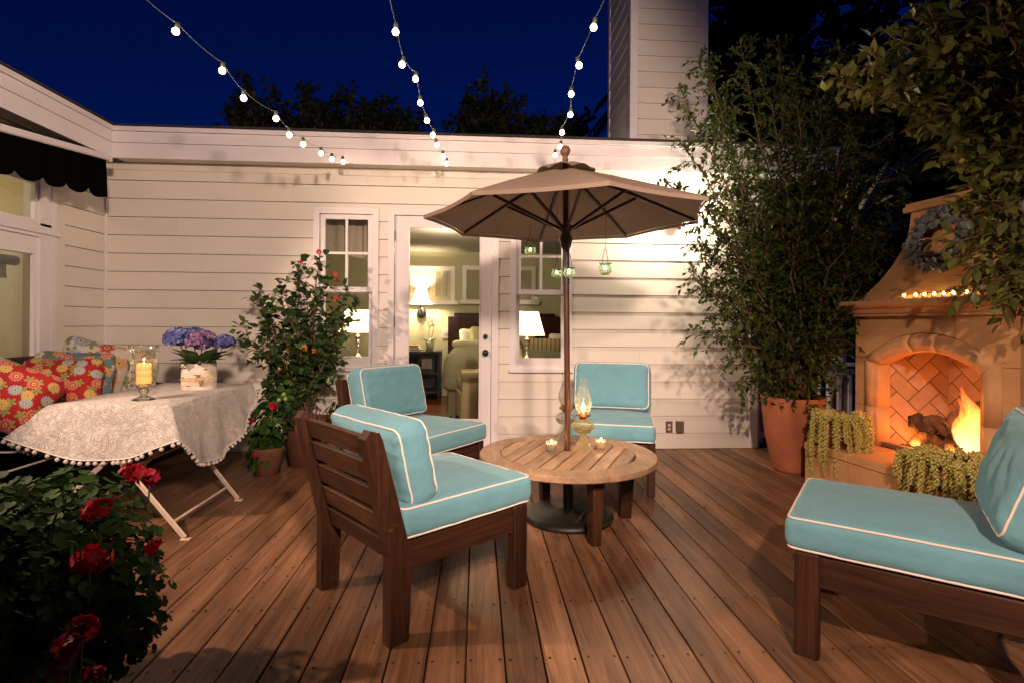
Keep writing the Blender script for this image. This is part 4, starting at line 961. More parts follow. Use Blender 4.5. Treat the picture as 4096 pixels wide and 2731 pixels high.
# top grid
b0 = len(cl.v); cl.v.append(((X0+X1)/2, (Y0+Y1)/2, CZ+.003)); 
for i in range(NP): cl.f.append((b0, i*(NS+1), ((i+1) % NP)*(NS+1)))
def lace_mat():
    m = bpy.data.materials.new('white_matelasse'); m.use_nodes = True; N = m.node_tree.nodes; L = m.node_tree.links; P = N['Principled BSDF']
    P.inputs['Base Color'].default_value = (.63, .565, .525, 1); P.inputs['Roughness'].default_value = .9
    tc = N.new('ShaderNodeTexCoord'); nz = N.new('ShaderNodeTexNoise'); nz.inputs['Scale'].default_value = 13; nz.inputs['Detail'].default_value = 2; nz.inputs['Distortion'].default_value = 2.2; L.new(tc.outputs['Object'], nz.inputs[0])
    mt = N.new('ShaderNodeMath'); mt.operation = 'PINGPONG'; mt.inputs[1].default_value = .045; L.new(nz.outputs[0], mt.inputs[0])
    n2 = N.new('ShaderNodeTexNoise'); n2.inputs['Scale'].default_value = 160; L.new(tc.outputs['Object'], n2.inputs[0]); m2 = N.new('ShaderNodeMath'); m2.operation = 'MULTIPLY_ADD'; m2.inputs[1].default_value = .02; L.new(n2.outputs[0], m2.inputs[0]); L.new(mt.outputs[0], m2.inputs[2])
    bp = N.new('ShaderNodeBump'); bp.inputs['Strength'].default_value = .8; bp.inputs['Distance'].default_value = .12; L.new(m2.outputs[0], bp.inputs['Height']); L.new(bp.outputs[0], P.inputs['Normal']); return m
LM = lace_mat()
clo = thing('tablecloth', 'white embossed tablecloth with pompom fringe over the folding table', 'tablecloth')
link('cloth', cl, LM, clo, True)
acc = 0; last = None; pm = MB().sphere((0, 0, -.018), .0125, 9, 6).tube([(0, 0, 0), (0, 0, -.01)], .002, 4).mesh('pompom'); pm.materials.append(mat('pompom_cotton', (.56, .50, .46), .95)); pm.shade_smooth()
hl = MB(); run = []
for p, dp in hemp:
    if dp <= .004: last = None; continue
    run.append(p+Vector((0, 0, -.002)))
    if last is not None: acc += (p-last).length
    last = p
    if acc > .035: acc = 0; po = link('pompom', pm, parent=clo); po.location = p+Vector((0, 0, -.003)); po.rotation_euler = (random.uniform(-.3, .3), random.uniform(-.3, .3), 0)
for i in range(len(run)-1):
    if (run[i+1]-run[i]).length < .12: hl.tube([run[i], run[i+1]], .004, 5, cap=False)
link('fringe_cord', hl, M['piping'], clo, True)

# hurricane vase with candle
hv = at(330, 915, Z=CZ+.01)
o = thing('hurricane_vase', 'etched glass footed hurricane vase with scalloped rim on the tablecloth', 'vase', (hv.x, hv.y, CZ+.004))
sc = lambda a, z: 1
def rimf(a, z): return 1
pf_ = [(.0, .004), (.066, 0), (.066, .004), (.03, .020), (.014, .034), (.026, .046), (.030, .058), (.024, .072), (.014, .080), (.03, .088), (.062, .105), (.070, .13), (.070, .22), (.074, .27), (.086, .315), (.10, .335)]
vm = MB().lathe(pf_, 56)
nb = 56; L_ = len(vm.v)
for k in range(nb):
    x, y, z = vm.v[L_-nb+k]; a = 2*PI*k/nb; up = .016*abs(math.cos(a*4)); vm.v[L_-nb+k] = (x, y, z+up-.006)
link('glass_body', vm, thin_glass('vase_glass', (.93, .93, .88), 1.1, .02, haze=.03), o, True)
et = MB()
for k in range(40):
    a = 2*PI*k/40
    for z in (.15, .19, .23): et.tube([(.0712*math.cos(a-.05), .0712*math.sin(a-.05), z), (.0712*math.cos(a+.05), .0712*math.sin(a+.05), z+.022)], .0009, 4).tube([(.0712*math.cos(a+.05), .0712*math.sin(a+.05), z), (.0712*math.cos(a-.05), .0712*math.sin(a-.05), z+.022)], .0009, 4)
link('etched_band', et, mat('etched_glass', (.30, .28, .24), .5), o, kind='stuff')
o = thing('pillar_candle', 'glowing cream pillar candle inside the hurricane vase', 'candle', (hv.x, hv.y, CZ+.106))
link('wax_pillar', MB().lathe([(.0, 0), (.040, 0), (.0405, .12), (.036, .128), (.028, .112), (.0, .108)], 24, fn=lambda a, z: 1+.01*math.sin(3*a+z*40)), mat('glowing_wax', (.85, .58, .25), .5, emit=(1, .50, .10), estr=.85), o, True)
link('flame', MB().lathe([(.0, .112), (.005, .118), (.006, .124), (.0, .142)], 10), emis('pillar_flame', (1, .6, .2), 12), o, True)
lamp('candle_light', 'POINT', (hv.x, hv.y, CZ+.27), .45, (1, .6, .25), .01)

# hydrangea in birch bark planter
hp = at(457, 890, Z=CZ+.01)
o = thing('hydrangea', 'blue and mauve hydrangeas in a birch bark planter tied with raffia', 'potted plant', (hp.x, hp.y, CZ+.004), .1)
pb = MB().lathe([(.118, 0), (.118, .19), (.112, .19), (.112, .1)], 40, fn=lambda a, z: 1-.18*abs(math.sin(a))**2)
link('planter', pb, M['birch'], o, True)
link('soil', MB().disc(.10, .165, 20), M['soil'], o)
kn = MB()
for (x, z, w, h) in ((.02, .10, .028, .012), (.045, .045, .022, .02), (-.06, .16, .02, .006), (-.03, .03, .02, .004), (.07, .15, .02, .004), (-.08, .09, .014, .004)):
    yy = -.118*(1-.18*(1-(x/.118)**2))*math.sqrt(max(0, 1-(x/.118)**2))-.0015; kn.add([(x-w, yy+.002, z-h), (x+w*.8, yy, z-h*.7), (x+w, yy+.002, z+h), (x-w*.7, yy, z+h*.9)], [(0, 1, 2, 3)])
link('bark_knot', kn, mat('bark_knot', (.17, .11, .09), .9, .3, 60), o)
rb = MB()
for dz in (-.004, 0, .004, .009):
    rb.tube([(.121*math.cos(t)*(1-.18*abs(math.sin(t))**2), .121*math.sin(t)*(1-.18*abs(math.sin(t))**2), .075+dz+.012*math.sin(t+dz*200)) for t in np.linspace(0, 2*PI, 40)[:-1]], .0016, 4, closed=True)
for s_ in (-1, 1):
    rb.tube([(.04, -.102, .078), (.04+s_*.02, -.112, .10), (.04+s_*.045, -.106, .095), (.04+s_*.02, -.108, .078), (.04, -.104, .078)], .002, 4)
    for q in range(4): rb.tube([(.04, -.104, .078), (.04+s_*(.02+.02*q), -.108, .05+.015*q), (.04+s_*(.03+.03*q), -.104, .02+.02*q)], .0013, 4)
link('raffia_bow', rb, M['raffia'], o)
heads = [((-.135, 0, .365), .092, 'hyd1'), ((-.05, .04, .385), .075, 'hyd1'), ((.03, -.03, .34), .098, 'hyd2'), ((.165, .02, .335), .072, 'hyd1')]
for c, r, mk in heads:
    P_, D_, U_, S_ = [], [], [], []
    for k in range(95):
        d = rng.normal(size=3); d /= np.linalg.norm(d); d[2] = abs(d[2])*1.0-.35 if d[2] < 0 else d[2]; base = np.array(c)+d*r*np.array([1, 1, .78])
        t1 = np.cross(d, rng.normal(size=3)); t1 /= np.linalg.norm(t1); t2 = np.cross(d, t1)
        for tt in (t1, t2, -t1, -t2): P_.append(base); D_.append(tt+d*random.uniform(.0, .8)); U_.append(d+rng.normal(size=3)*.35); S_.append(r*random.uniform(.28, .40))
    link('flower_head', scatter('flower_head', OVAL, P_, D_, U_, S_), M[mk], o)
    link('flower_core', MB().sphere(c, r*.72, 12, 8, (1, 1, .75)), mat('flower_core', (.06, .05, .14), .9), o, True)
    link('stem', MB().tube([(c[0]*.4, c[1]*.4, .15), (c[0]*.8, c[1]*.8, .24), c], .004, 6), M['stem'], o, True)
P_, D_, U_, S_ = [], [], [], []
for a, e, s_, bz in ((.6, .7, .19, .19), (2.5, .8, .18, .19), (-1.6, .7, .17, .19), (-.7, .9, .17, .19), (-2.4, .8, .17, .19), (1.2, .9, .16, .2), (3.3, .9, .17, .2), (0, .45, .17, .22), (.3, .2, .13, .2), (3.1, .15, .16, .20), (2.7, .6, .1, .17), (-1.2, .1, .12, .2), (-2.0, .0, .12, .2), (1.5, .5, .12, .2), (3.6, -.6, .11, .2), (-.5, .0, .12, .2), (.1, .5, .20, .19)):
    P_.append((.05*math.cos(a), .05*math.sin(a), bz)); D_.append((math.cos(a), math.sin(a), e)); U_.append((0, 0, 1)); S_.append(s_)
link('leaf', scatter('leaf', OVAL, P_, D_, U_, S_), M['rose'], o)

# ------------------------------------------------------------------ black sofa with floral pillows
so = thing('outdoor_sofa', 'long black sofa with white piped cushions along the left wall', 'sofa')
sx0, sx1, sy0, sy1 = -3.40, -2.60, 2.2, 4.95
link('back_rail', MB().bar((-3.35, sy0, .905), (-3.35, 4.75, .905), .05, .135, ch=.01), M['black'], so)
link('back_rail', MB().bar((-3.35, sy0, .70), (-3.35, 4.9, .70), .04, .06), M['black'], so)
for y in (2.3, 3.2, 4.25, 4.85): link('back_post', MB().bx(-3.38, -3.33, y-.03, y+.03, 0, .84), M['black'], so)
link('armrest', MB().bar((-3.36, 4.92, .70), (-2.36, 4.92, .66), .07, .05, ch=.01), M['black'], so)
link('front_rail', MB().bx(sx1, sx1+.04, sy0, 4.93, .10, .27), M['black'], so)
link('seat_base', MB().bx(sx0, sx1, sy0, 4.9, .2, .28), M['black'], so)
for x, y in ((-2.40, 4.92), (-3.2, 4.92), (-2.62, 3.2), (-2.62, 4.1)): link('leg', MB().bx(x-.03, x+.03, y-.03, y+.03, 0, .66 if (x > -2.5) else .22), M['black'], so)
for k in range(2):
    mb, loops = cushion_mesh(.80, 1.26, .13, .03, .015, .01, 12, .002, k); mt = Matrix.Translation((-2.96, 2.93+1.28*k, .35)); xf(mb, mt)
    c = link('seat_cushion', mb, M['blackfab'], so, True)
    for lp in loops: link('piping', MB().tube([mt @ q for q in lp], .006, 6, closed=True), M['piping'], c, True)

def floral(name, base, scale, petals, cols, leafc, seed):
    """printed cloth: daisies and leaves scattered over a ground colour"""
    m = bpy.data.materials.new(name); m.use_nodes = True; N = m.node_tree.nodes; L = m.node_tree.links; P = N['Principled BSDF']; P.inputs['Roughness'].default_value = .85
    tc = N.new('ShaderNodeTexCoord')
    def layer(scale, seed, petals, kind):
        mp = N.new('ShaderNodeMapping'); mp.inputs['Scale'].default_value = (scale, scale, 0); mp.inputs['Location'].default_value = (seed, seed*1.7, 0); L.new(tc.outputs['UV'], mp.inputs[0])
        vo = N.new('ShaderNodeTexVoronoi'); vo.voronoi_dimensions = '2D'; vo.inputs['Scale'].default_value = 1; vo.inputs['Randomness'].default_value = .65; L.new(mp.outputs[0], vo.inputs[0])
        sb = N.new('ShaderNodeVectorMath'); sb.operation = 'SUBTRACT'; L.new(mp.outputs[0], sb.inputs[0]); L.new(vo.outputs['Position'], sb.inputs[1])
        sx = N.new('ShaderNodeSeparateXYZ'); L.new(sb.outputs[0], sx.inputs[0])
        at2 = N.new('ShaderNodeMath'); at2.operation = 'ARCTAN2'; L.new(sx.outputs[1], at2.inputs[0]); L.new(sx.outputs[0], at2.inputs[1])
        ml = N.new('ShaderNodeMath'); ml.operation = 'MULTIPLY'; ml.inputs[1].default_value = petals/2; L.new(at2.outputs[0], ml.inputs[0])
        cs = N.new('ShaderNodeMath'); cs.operation = 'COSINE'; L.new(ml.outputs[0], cs.inputs[0]); ab = N.new('ShaderNodeMath'); ab.operation = 'ABSOLUTE'; L.new(cs.outputs[0], ab.inputs[0])
        rad = N.new('ShaderNodeMath'); rad.operation = 'MULTIPLY_ADD'; rad.inputs[1].default_value = .14 if kind == 'flower' else .30; rad.inputs[2].default_value = .26 if kind == 'flower' else .08; L.new(ab.outputs[0], rad.inputs[0])
        dv = N.new('ShaderNodeMath'); dv.operation = 'DIVIDE'; L.new(vo.outputs['Distance'], dv.inputs[0]); L.new(rad.outputs[0], dv.inputs[1])
        lt = N.new('ShaderNodeMath'); lt.operation = 'LESS_THAN'; lt.inputs[1].default_value = 1; L.new(dv.outputs[0], lt.inputs[0])
        return lt.outputs[0], dv.outputs[0], vo.outputs['Color'], ab.outputs[0]
    def mixc(f, a, b):
        mx = N.new('ShaderNodeMix'); mx.data_type = 'RGBA'; L.new(f, mx.inputs[0])
        for s_, i in ((a, 6), (b, 7)):
            if isinstance(s_, tuple): mx.inputs[i].default_value = (*s_, 1)
            else: L.new(s_, mx.inputs[i])
        return mx.outputs[2]
    f2, d2, c2, a2 = layer(scale*1.12, seed+5, 5, 'leaf')
    rl = N.new('ShaderNodeValToRGB'); rl.color_ramp.elements[0].color = (*[c*.55 for c in leafc], 1); rl.color_ramp.elements[1].color = (*leafc, 1); L.new(a2, rl.inputs[0])
    cur = mixc(f2, base, rl.outputs[0])
    f1, d1, c1, a1 = layer(scale, seed, petals, 'flower')
    sp = N.new('ShaderNodeSeparateColor'); L.new(c1, sp.inputs[0])
    rc = N.new('ShaderNodeValToRGB'); rc.color_ramp.interpolation = 'CONSTANT'; e = rc.color_ramp.elements; e[0].color = (*cols[0], 1); e[1].position = 1/len(cols); e[1].color = (*cols[1], 1)
    for i, c in enumerate(cols[2:]): x = e.new((i+2)/len(cols)); x.color = (*c, 1)
    L.new(sp.outputs[0], rc.inputs[0])
    # white streaks toward petal tips, dark eye
    pet = N.new('ShaderNodeMapRange'); pet.inputs['From Min'].default_value = .55; pet.inputs['From Max'].default_value = 1.0; pet.inputs['To Max'].default_value = .45; L.new(d1, pet.inputs['Value'])
    pc = mixc(pet.outputs[0], rc.outputs[0], (.66, .58, .48))
    eye = N.new('ShaderNodeMath'); eye.operation = 'LESS_THAN'; eye.inputs[1].default_value = .34; L.new(d1, eye.inputs[0]); pc = mixc(eye.outputs[0], pc, (.62, .50, .10))
    eye2 = N.new('ShaderNodeMath'); eye2.operation = 'LESS_THAN'; eye2.inputs[1].default_value = .16; L.new(d1, eye2.inputs[0]); pc = mixc(eye2.outputs[0], pc, (.06, .05, .03))
    cur = mixc(f1, cur, pc); L.new(cur, P.inputs['Base Color']); return m
FA = floral('red_floral_print', (.34, .007, .009), 6.2, 14, [(.50, .04, .03), (.52, .31, .05), (.26, .33, .41), (.50, .07, .045)], (.26, .30, .07), 0.3)
FB = floral('blue_floral_print', (.12, .18, .21), 5.4, 7, [(.55, .04, .03), (.62, .5, .38), (.60, .12, .06), (.5, .25, .05)], (.14, .17, .05), 2.3)
FC = floral('cream_floral_print', (.60, .52, .44), 3.2, 6, [(.55, .03, .04), (.62, .28, .14), (.25, .30, .42), (.50, .02, .04)], (.22, .25, .10), 4.1)
def pillow(mtx, w, h, t, m, label, seed):
    mb, loops = cushion_mesh(w, h, t, t*.48, 0, 0, 22, .006, seed, pinch=.07)
    me = mb.mesh('throw_pillow'); uv = me.uv_layers.new(name='UVMap')
    for lp in me.loops: v_ = me.vertices[lp.vertex_index].co; uv.data[lp.index].uv = (v_.x/.5+seed, v_.y/.5+seed*.6)
    o = link('throw_pillow', me, m, None, True, label=label, category='pillow', group='floral pillows on the sofa'); o.matrix_world = mtx; return o
def pm_(u, v, X, rz, tilt, roll=0):
    p = at(u, v, X=X); return Matrix.Translation(p) @ Matrix.Rotation(rz, 4, 'Z') @ Matrix.Rotation(tilt, 4, 'X') @ Matrix.Rotation(roll, 4, 'Z')
pillow(pm_(212, 850, -3.10, .55, 1.25, -.30), .50, .50, .17, FC, 'cream floral pillow standing tallest at the back of the sofa', 1)
pillow(pm_(285, 862, -2.98, .25, 1.2, .05), .50, .46, .17, FC, 'red and white floral pillow behind the hurricane vase', 2)
pillow(pm_(168, 872, -2.92, .45, 1.25, -.06), .50, .44, .17, FB, 'slate blue floral pillow with red roses', 3)
pillow(pm_(142, 882, -2.80, .42, 1.22, -.04), .47, .38, .17, FA, 'flat red pillow with daisies in the middle of the row', 4)
pillow(pm_(22, 910, -2.72, .75, 1.2, -.5), .44, .42, .22, FA, 'plump round red daisy pillow cut by the left picture edge', 5)

# ------------------------------------------------------------------ foliage generators
def branchy(stems, leaf_tpl, leaf_size, twig_len, twig_gap, leaf_gap, droop=.3, jitter=.5, minz=0, twig_r=.0025, start=.15, leaf_out=.9, bias=None):
    """stems: list of (points, r0, r1). returns tube MB and leaf arrays"""
    wood_ = MB(); P_, D_, U_, S_ = [], [], [], []
    for pts, r0, r1 in stems:
        pts = [Vector(p) for p in pts]; n = len(pts)
        wood_.tube(pts, [r0+(r1-r0)*i/(n-1) for i in range(n)], 6)
        L = sum((pts[i+1]-pts[i]).length for i in range(n-1)); s = L*start
        def evalp(s):
            for i in range(n-1):
                l = (pts[i+1]-pts[i]).length
                if s <= l or i == n-2: return pts[i].lerp(pts[i+1], min(1, s/l)), (pts[i+1]-pts[i]).normalized()
                s -= l
        while s < L:
            p, t = evalp(s); f = s/L
            tl = twig_len*(1-.55*f)*random.uniform(.5, 1.15)
            d = Vector(rng.normal(size=3)); d = (d-t*d.dot(t)).normalized()*.85+t*random.uniform(.35, .9)
            if bias: d += Vector(bias)
            d.normalize()
            q = [p, p+d*tl*.5+Vector((0, 0, .02)), p+d*tl+Vector((0, 0, -droop*tl*.3))]
            wood_.tube(q, [twig_r*1.2, twig_r, twig_r*.6], 4, cap=False)
            m = max(2, int(tl/leaf_gap))
            for k in range(m+1):
                ff = (k+.4)/m; a = q[0].lerp(q[1], min(1, ff*2)) if ff < .5 else q[1].lerp(q[2], min(1, ff*2-1))
                side = Vector(rng.normal(size=3)); ld = (d*leaf_out+side*jitter+Vector((0, 0, -droop*random.random())))
                P_.append(a); D_.append(ld); U_.append(Vector((0, 0, 1))+Vector(rng.normal(size=3))*.35); S_.append(leaf_size*random.uniform(.6, 1.2))
            s += twig_gap*random.uniform(.6, 1.4)*(1.1-.4*f)
        # leader leaves
        for k in range(int(.35*L/leaf_gap)):
            p, t = evalp(L*(.65+.35*random.random())); P_.append(p); D_.append(t*.5+Vector(rng.normal(size=3))*.6); U_.append((0, 0, 1)); S_.append(leaf_size*random.uniform(.5, 1))
    return wood_, P_, D_, U_, S_
def curve(p0, p1, bend=(0, 0, 0), n=7, wob=.03):
    p0, p1, b = Vector(p0), Vector(p1), Vector(bend); out = []
    for i in range(n):
        t = i/(n-1); out.append(p0.lerp(p1, t)+b*(4*t*(1-t))+(Vector(rng.normal(size=3))*wob if 0 < i < n-1 else Vector()))
    return out
def plant(name, label, cat, loc, stems, tpl, lm, wm=None, wn='stem', ln='foliage', group=None, **kw):
    o = thing(name, label, cat, loc, 0, group); w, P_, D_, U_, S_ = branchy(stems, tpl, **kw)
    link(wn, w, wm or M['bark'], o, True); link(ln, scatter(ln, tpl, P_, D_, U_, S_), lm, o); return o

# big potted shrub right of the wall
pc = Vector((2.74, 4.47, 0))
st = []
tips = [(1555, 320), (1530, 420), (1560, 200), (1600, 140), (1640, 250), (1700, 100), (1730, 330), (1790, 110), (1830, 160), (1880, 230), (1930, 120), (1955, 260), (2010, 330), (2040, 420), (1600, 560), (1590, 640), (1640, 720), (1680, 820), (2020, 560), (2000, 700), (1750, 480), (1840, 420), (1900, 520), (1700, 600), (1800, 650), (1880, 720), (1660, 440), (1960, 450), (1620, 480), (1760, 800), (1850, 830)]
tips = tips+[(u+random.uniform(-45, 45), v+random.uniform(-20, 90)) for u, v in tips[3:]]+[(1700+30*k, 500+35*(k % 9)) for k in range(11)]
for (u, v) in tips:
    Yd = random.uniform(4.0, 4.95); tip = at(u, v, Y=Yd)-pc; b = (-.06*(tip.x), 0, .12)
    st.append((curve((random.uniform(-.12, .12), random.uniform(-.12, .12), .62), tip, b, 7, .03), .011, .003))
sh = plant('potted_shrub', 'tall many stemmed leafy shrub growing in the terracotta pot', 'shrub', pc, st, LANCE, M['leafA'], leaf_size=.053, twig_len=.34, twig_gap=.041, leaf_gap=.0145, droop=.5, jitter=.7, start=.16)
tp = thing('terracotta_pot', 'tall orange terracotta pot under the big shrub', 'pot', pc+Vector((-.02, 0, 0)))
link('pot', MB().lathe([(.0, .0), (.15, .0), (.162, .03), (.218, .30), (.248, .56), (.252, .60), (.257, .64), (.235, .64), (.225, .58), (.0, .57)], 40), M['terra'], tp, True)
link('soil', MB().disc(.226, .585, 24), M['soil'], tp)
P_, D_, U_, S_ = [], [], [], []
for k in range(170):
    a = random.uniform(PI*.8, PI*1.9); r = random.uniform(.12, .29); P_.append((r*math.cos(a), r*math.sin(a), random.uniform(.60, .80)-.2*(r-.15))); D_.append(rng.normal(size=3)+np.array([math.cos(a), math.sin(a), 0])); U_.append((0, -.3, 1)); S_.append(random.uniform(.03, .055))
for k in range(26): P_.append((-.05-.0*k+random.uniform(-.02, .02), -.255-random.uniform(0, .02), .64-.011*k)); D_.append(rng.normal(size=3)+np.array([0, -.5, -.6])); U_.append((0, -1, 0)); S_.append(.03)
ug = thing('trailing_groundcover', 'small trailing plant spilling over the rim of the terracotta pot', 'plant', pc)
link('foliage', scatter('foliage', OVAL, P_, D_, U_, S_), M['leafA'], ug)

# trees behind, far silhouettes, overhanging tree
def tree(label, loc, tips, spread, tpl, lm, wm, ls, tl, tg, lg, r0=.05, name='tree', group=None, zr=.3, trunk_top=None):
    loc = Vector(loc); st = []; tt = Vector(trunk_top) if trunk_top else Vector((0, 0, 1.5))
    o = thing(name, label, 'tree', loc, 0, group)
    tr_ = MB().tube(curve((0, 0, -.3), tt, (.05, 0, 0), 6, .02), [r0*1.3, r0*1.1, r0, r0*.95, r0*.9, r0*.8], 8); link('trunk', tr_, wm, o, True)
    for tip in tips: st.append((curve(tt+Vector(rng.normal(size=3))*.02, Vector(tip)-loc, (0, 0, zr), 7, spread), r0*.45, .004))
    w, P_, D_, U_, S_ = branchy(st, tpl, ls, tl, tg, lg, .4, .7)
    link('branch', w, wm, o, True); link('crown', scatter('crown', tpl, P_, D_, U_, S_), lm, o); return o
tips = [at(u, v, Y=random.uniform(5.4, 6.2)) for u, v in ((2000, 330), (2060, 300), (2100, 450), (2130, 560), (1990, 500), (2050, 620), (2090, 380), (1960, 600), (2120, 650), (2160, 330), (2020, 420), (2080, 520))]
tree('pale barked tree between the shrub and the fireplace', (3.95, 5.6, 0), tips, .05, OVAL, M['leafA'], M['palebark'], .06, .3, .16, .05, .085, trunk_top=(-.15, 0, 1.9))
big = [((4.3, 8.6, 0), [(u, v) for u in (1650, 1700, 1760, 1820, 1880, 1700, 1780, 1850) for v in (20, 150, 280, 400, -80)], 8.0, 'large dark tree rising behind the chimney side of the shrub'),
       ((6.2, 7.9, 0), [(u, v) for u in (1900, 1970, 2040, 2110, 2180, 2250, 2320, 2400) for v in (-60, 60, 190, 320, 450)], 7.6, 'tall dark tree filling the sky above the fireplace'),
       ((4.4, 7.0, 0), [(u, v) for u in (1760, 1840, 1920, 2000, 2080, 2150) for v in (480, 570, 660, 740, 800)], 6.6, 'dark hedge like tree behind the railing')]
for loc, uv, Yd, lb in big:
    tree(lb, loc, [at(u+random.uniform(-20, 20), v+random.uniform(-30, 30), Y=Yd+random.uniform(-.5, .6)) for u, v in uv], .12, OVAL, M['leafD'], M['bark'], .19, .8, .11, .055, .12, name='dark_tree', trunk_top=(0, 0, 2.0))
# palm silhouette left of the dark trees
pp = thing('palm_tree', 'palm with drooping fronds dark against the sky beside the chimney', 'palm', (3.75, 9.6, 0))
link('trunk', MB().tube([(0, 0, -.3), (.05, 0, 3), (0, 0, 5.9)], [.2, .16, .14], 10), M['bark'], pp, True)
P_, D_, U_, S_ = [], [], [], []
for f in range(16):
    a = f*2.4; el = random.uniform(-.1, .9); rach = []
    for k in range(16):
        t = k/15; rach.append(Vector((math.cos(a)*1.7*t*math.cos(el), math.sin(a)*1.7*t*math.cos(el), 5.9+1.7*t*math.sin(el)-1.2*t*t)))
    link('frond_rib', MB().tube(rach, .012, 4), M['bark'], pp)
    for k in range(1, 15):
        t = (rach[k+1]-rach[k]).normalized(); s_ = t.cross(Vector((0, 0, 1))).normalized()
        for sg in (-1, 1):
            for q in (0, .5): P_.append(rach[k].lerp(rach[k+1], q)); D_.append(s_*sg+t*.6+Vector((0, 0, -.35))); U_.append((0, 0, 1)); S_.append(.42)
link('crown', scatter('crown', (LANCE[0]*np.array([.25, 1, 1]), LANCE[1]), P_, D_, U_, S_), M['leafD'], pp)
# far silhouettes over the roof
far = [((575, 255), (14), .9, 'slim dark tree over the roof at the left'), ((720, 235), (15), 1.5, 'broad dark tree over the roof with ragged top'), ((850, 262), (15), 1.5, 'wide dark tree left of the middle light string'), ((935, 285), (16), 1.0, 'low dark bush over the roof ridge'),
       ((1085, 250), (15), 1.0, 'pointed dark tree right of the middle light string'), ((1150, 240), (15), 1.0, 'rounded dark tree beside the pointed one'), ((1235, 290), (15), 1.0, 'small dark tree over the roof by the chimney'), ((1300, 300), (15), .8, 'lowest dark tree right beside the chimney')]
for (u, v), Yd, rad, lb in far:
    c = at(u, v, Y=Yd); base = at(u, 340, Y=Yd); tips = []
    hgt = max(.6, (c.z-base.z)+.5)
    for k in range(int(16*rad)+6): tips.append((c.x+random.gauss(0, .32)*rad, Yd+random.gauss(0, .4), c.z+random.uniform(-.75, .35)*hgt*.8))
    tree(lb, (c.x, Yd, 0), tips, .15, OVAL, M['leafD'], M['bark'], .16, .55, .12, .06, .1, name='far_tree', trunk_top=(0, 0, c.z-hgt*1.1), zr=.1)
# overhanging tree at the upper right, trunk outside the frame
tips = [at(u, v, Y=y) for u, v, y in ((1925, 195, 3.0), (2200, 455, 2.9), (2240, 400, 2.8), (2265, 560, 2.85), (2260, 640, 2.8), (2310, 700, 2.75), (2215, 470, 2.85), (2000, 170, 3.0), (1990, 110, 2.9), (2060, 90, 3.0), (2080, 200, 2.8), (2120, 40, 2.9), (2150, 150, 2.7), (2180, 260, 2.8), (2240, 60, 2.8), (2250, 200, 2.7), (2200, 330, 2.8), (2280, 330, 2.7), (2330, 120, 2.6), (2340, 260, 2.6), (2300, 480, 2.7), (2340, 400, 2.6), (2330, 560, 2.7), (2290, 660, 2.8), (2345, 650, 2.7), (2320, 30, 2.6), (2200, -20, 2.7), (2290, -30, 2.6))]
tree('leafy fruit tree overhanging the fireplace from the right', (3.75, 2.75, 0), tips+[t+Vector((random.uniform(-.12, .12), random.uniform(-.15, .15), random.uniform(-.14, .14))) for t in tips], .04, LANCE, M['leafB'], M['bark'], .088, .24, .06, .028, .05, name='overhanging_tree', trunk_top=(-.25, 0, 1.6), zr=.12)
tips = [at(u, v, Y=3.0) for u, v in ((2330, 870), (2345, 890), (2325, 910))]
# hanging fruits
fo = thing('fruit_cluster', 'small yellow green fruits hanging on the overhanging branches', 'fruit')
fm = MB()
for (u, v) in ((2095, 175), (2110, 190), (2225, 85), (2300, 60), (2335, 190), (2260, 300), (2290, 370), (2140, 210), (2330, 330), (2210, 370), (2270, 420), (2300, 290)):
    p = at(u, v, Y=2.8); fm = MB().sphere(p, .016, 8, 6); link('fruit', fm, mat('olive_fruit', (.36, .30, .05), .4), fo, True)

# rose bush with pots by the window
rc = Vector((-1.50, 4.85, 0)); st = []
for u, v in ((735, 590), (690, 600), (640, 650), (600, 660), (560, 740), (610, 720), (660, 690), (700, 650), (750, 640), (800, 660), (820, 700), (790, 740), (640, 780), (590, 800), (620, 850), (700, 740), (740, 780), (770, 720), (680, 820), (640, 900), (720, 860), (660, 740), (770, 800), (600, 690)):
    tip = at(u, v, Y=random.uniform(4.55, 5.0))-rc; st.append((curve((random.uniform(-.06, .06), random.uniform(-.06, .06), .36), tip, (0, 0, .06), 6, .035), .010, .003))
rbush = plant('rose_bush', 'tall climbing rose bush in front of the left window', 'rose bush', rc, st, OVAL, M['rose'], leaf_size=.070, twig_len=.22, twig_gap=.042, leaf_gap=.031, droop=.5, jitter=.8, start=.28)
def blossom(parent, c, r, m, n=26, nm='blossom', tpl=PETAL, loc=None):
    P_, D_, U_, S_ = [], [], [], []
    for k in range(n):
        d = rng.normal(size=3); d /= np.linalg.norm(d); d[1] -= .5; d[2] += .3; P_.append(np.array(c)+d*r*.3); D_.append(d); U_.append(rng.normal(size=3)); S_.append(r)
    return link(nm, scatter(nm, tpl, P_, D_, U_, S_), m, parent)
for u, v, mk, r in ((733, 580, 'coral', .02), (772, 687, 'coral', .020), (770, 630, 'coral', .018), (700, 800, 'yel', .024), (722, 806, 'yel', .02), (690, 602, 'coral', .014), (775, 645, 'redfl', .016), (660, 805, 'yel', .015)):
    blossom(rbush, at(u, v, Y=4.62)-rc, r, M[mk])
o = thing('rose_pot', 'dark clay pot under the rose bush', 'pot', rc)
link('pot', MB().lathe([(.0, 0), (.15, 0), (.20, .36), (.215, .40), (.19, .40), (.0, .37)], 28), M['darkterra'], o, True)
rc2 = Vector((-1.72, 4.55, 0))
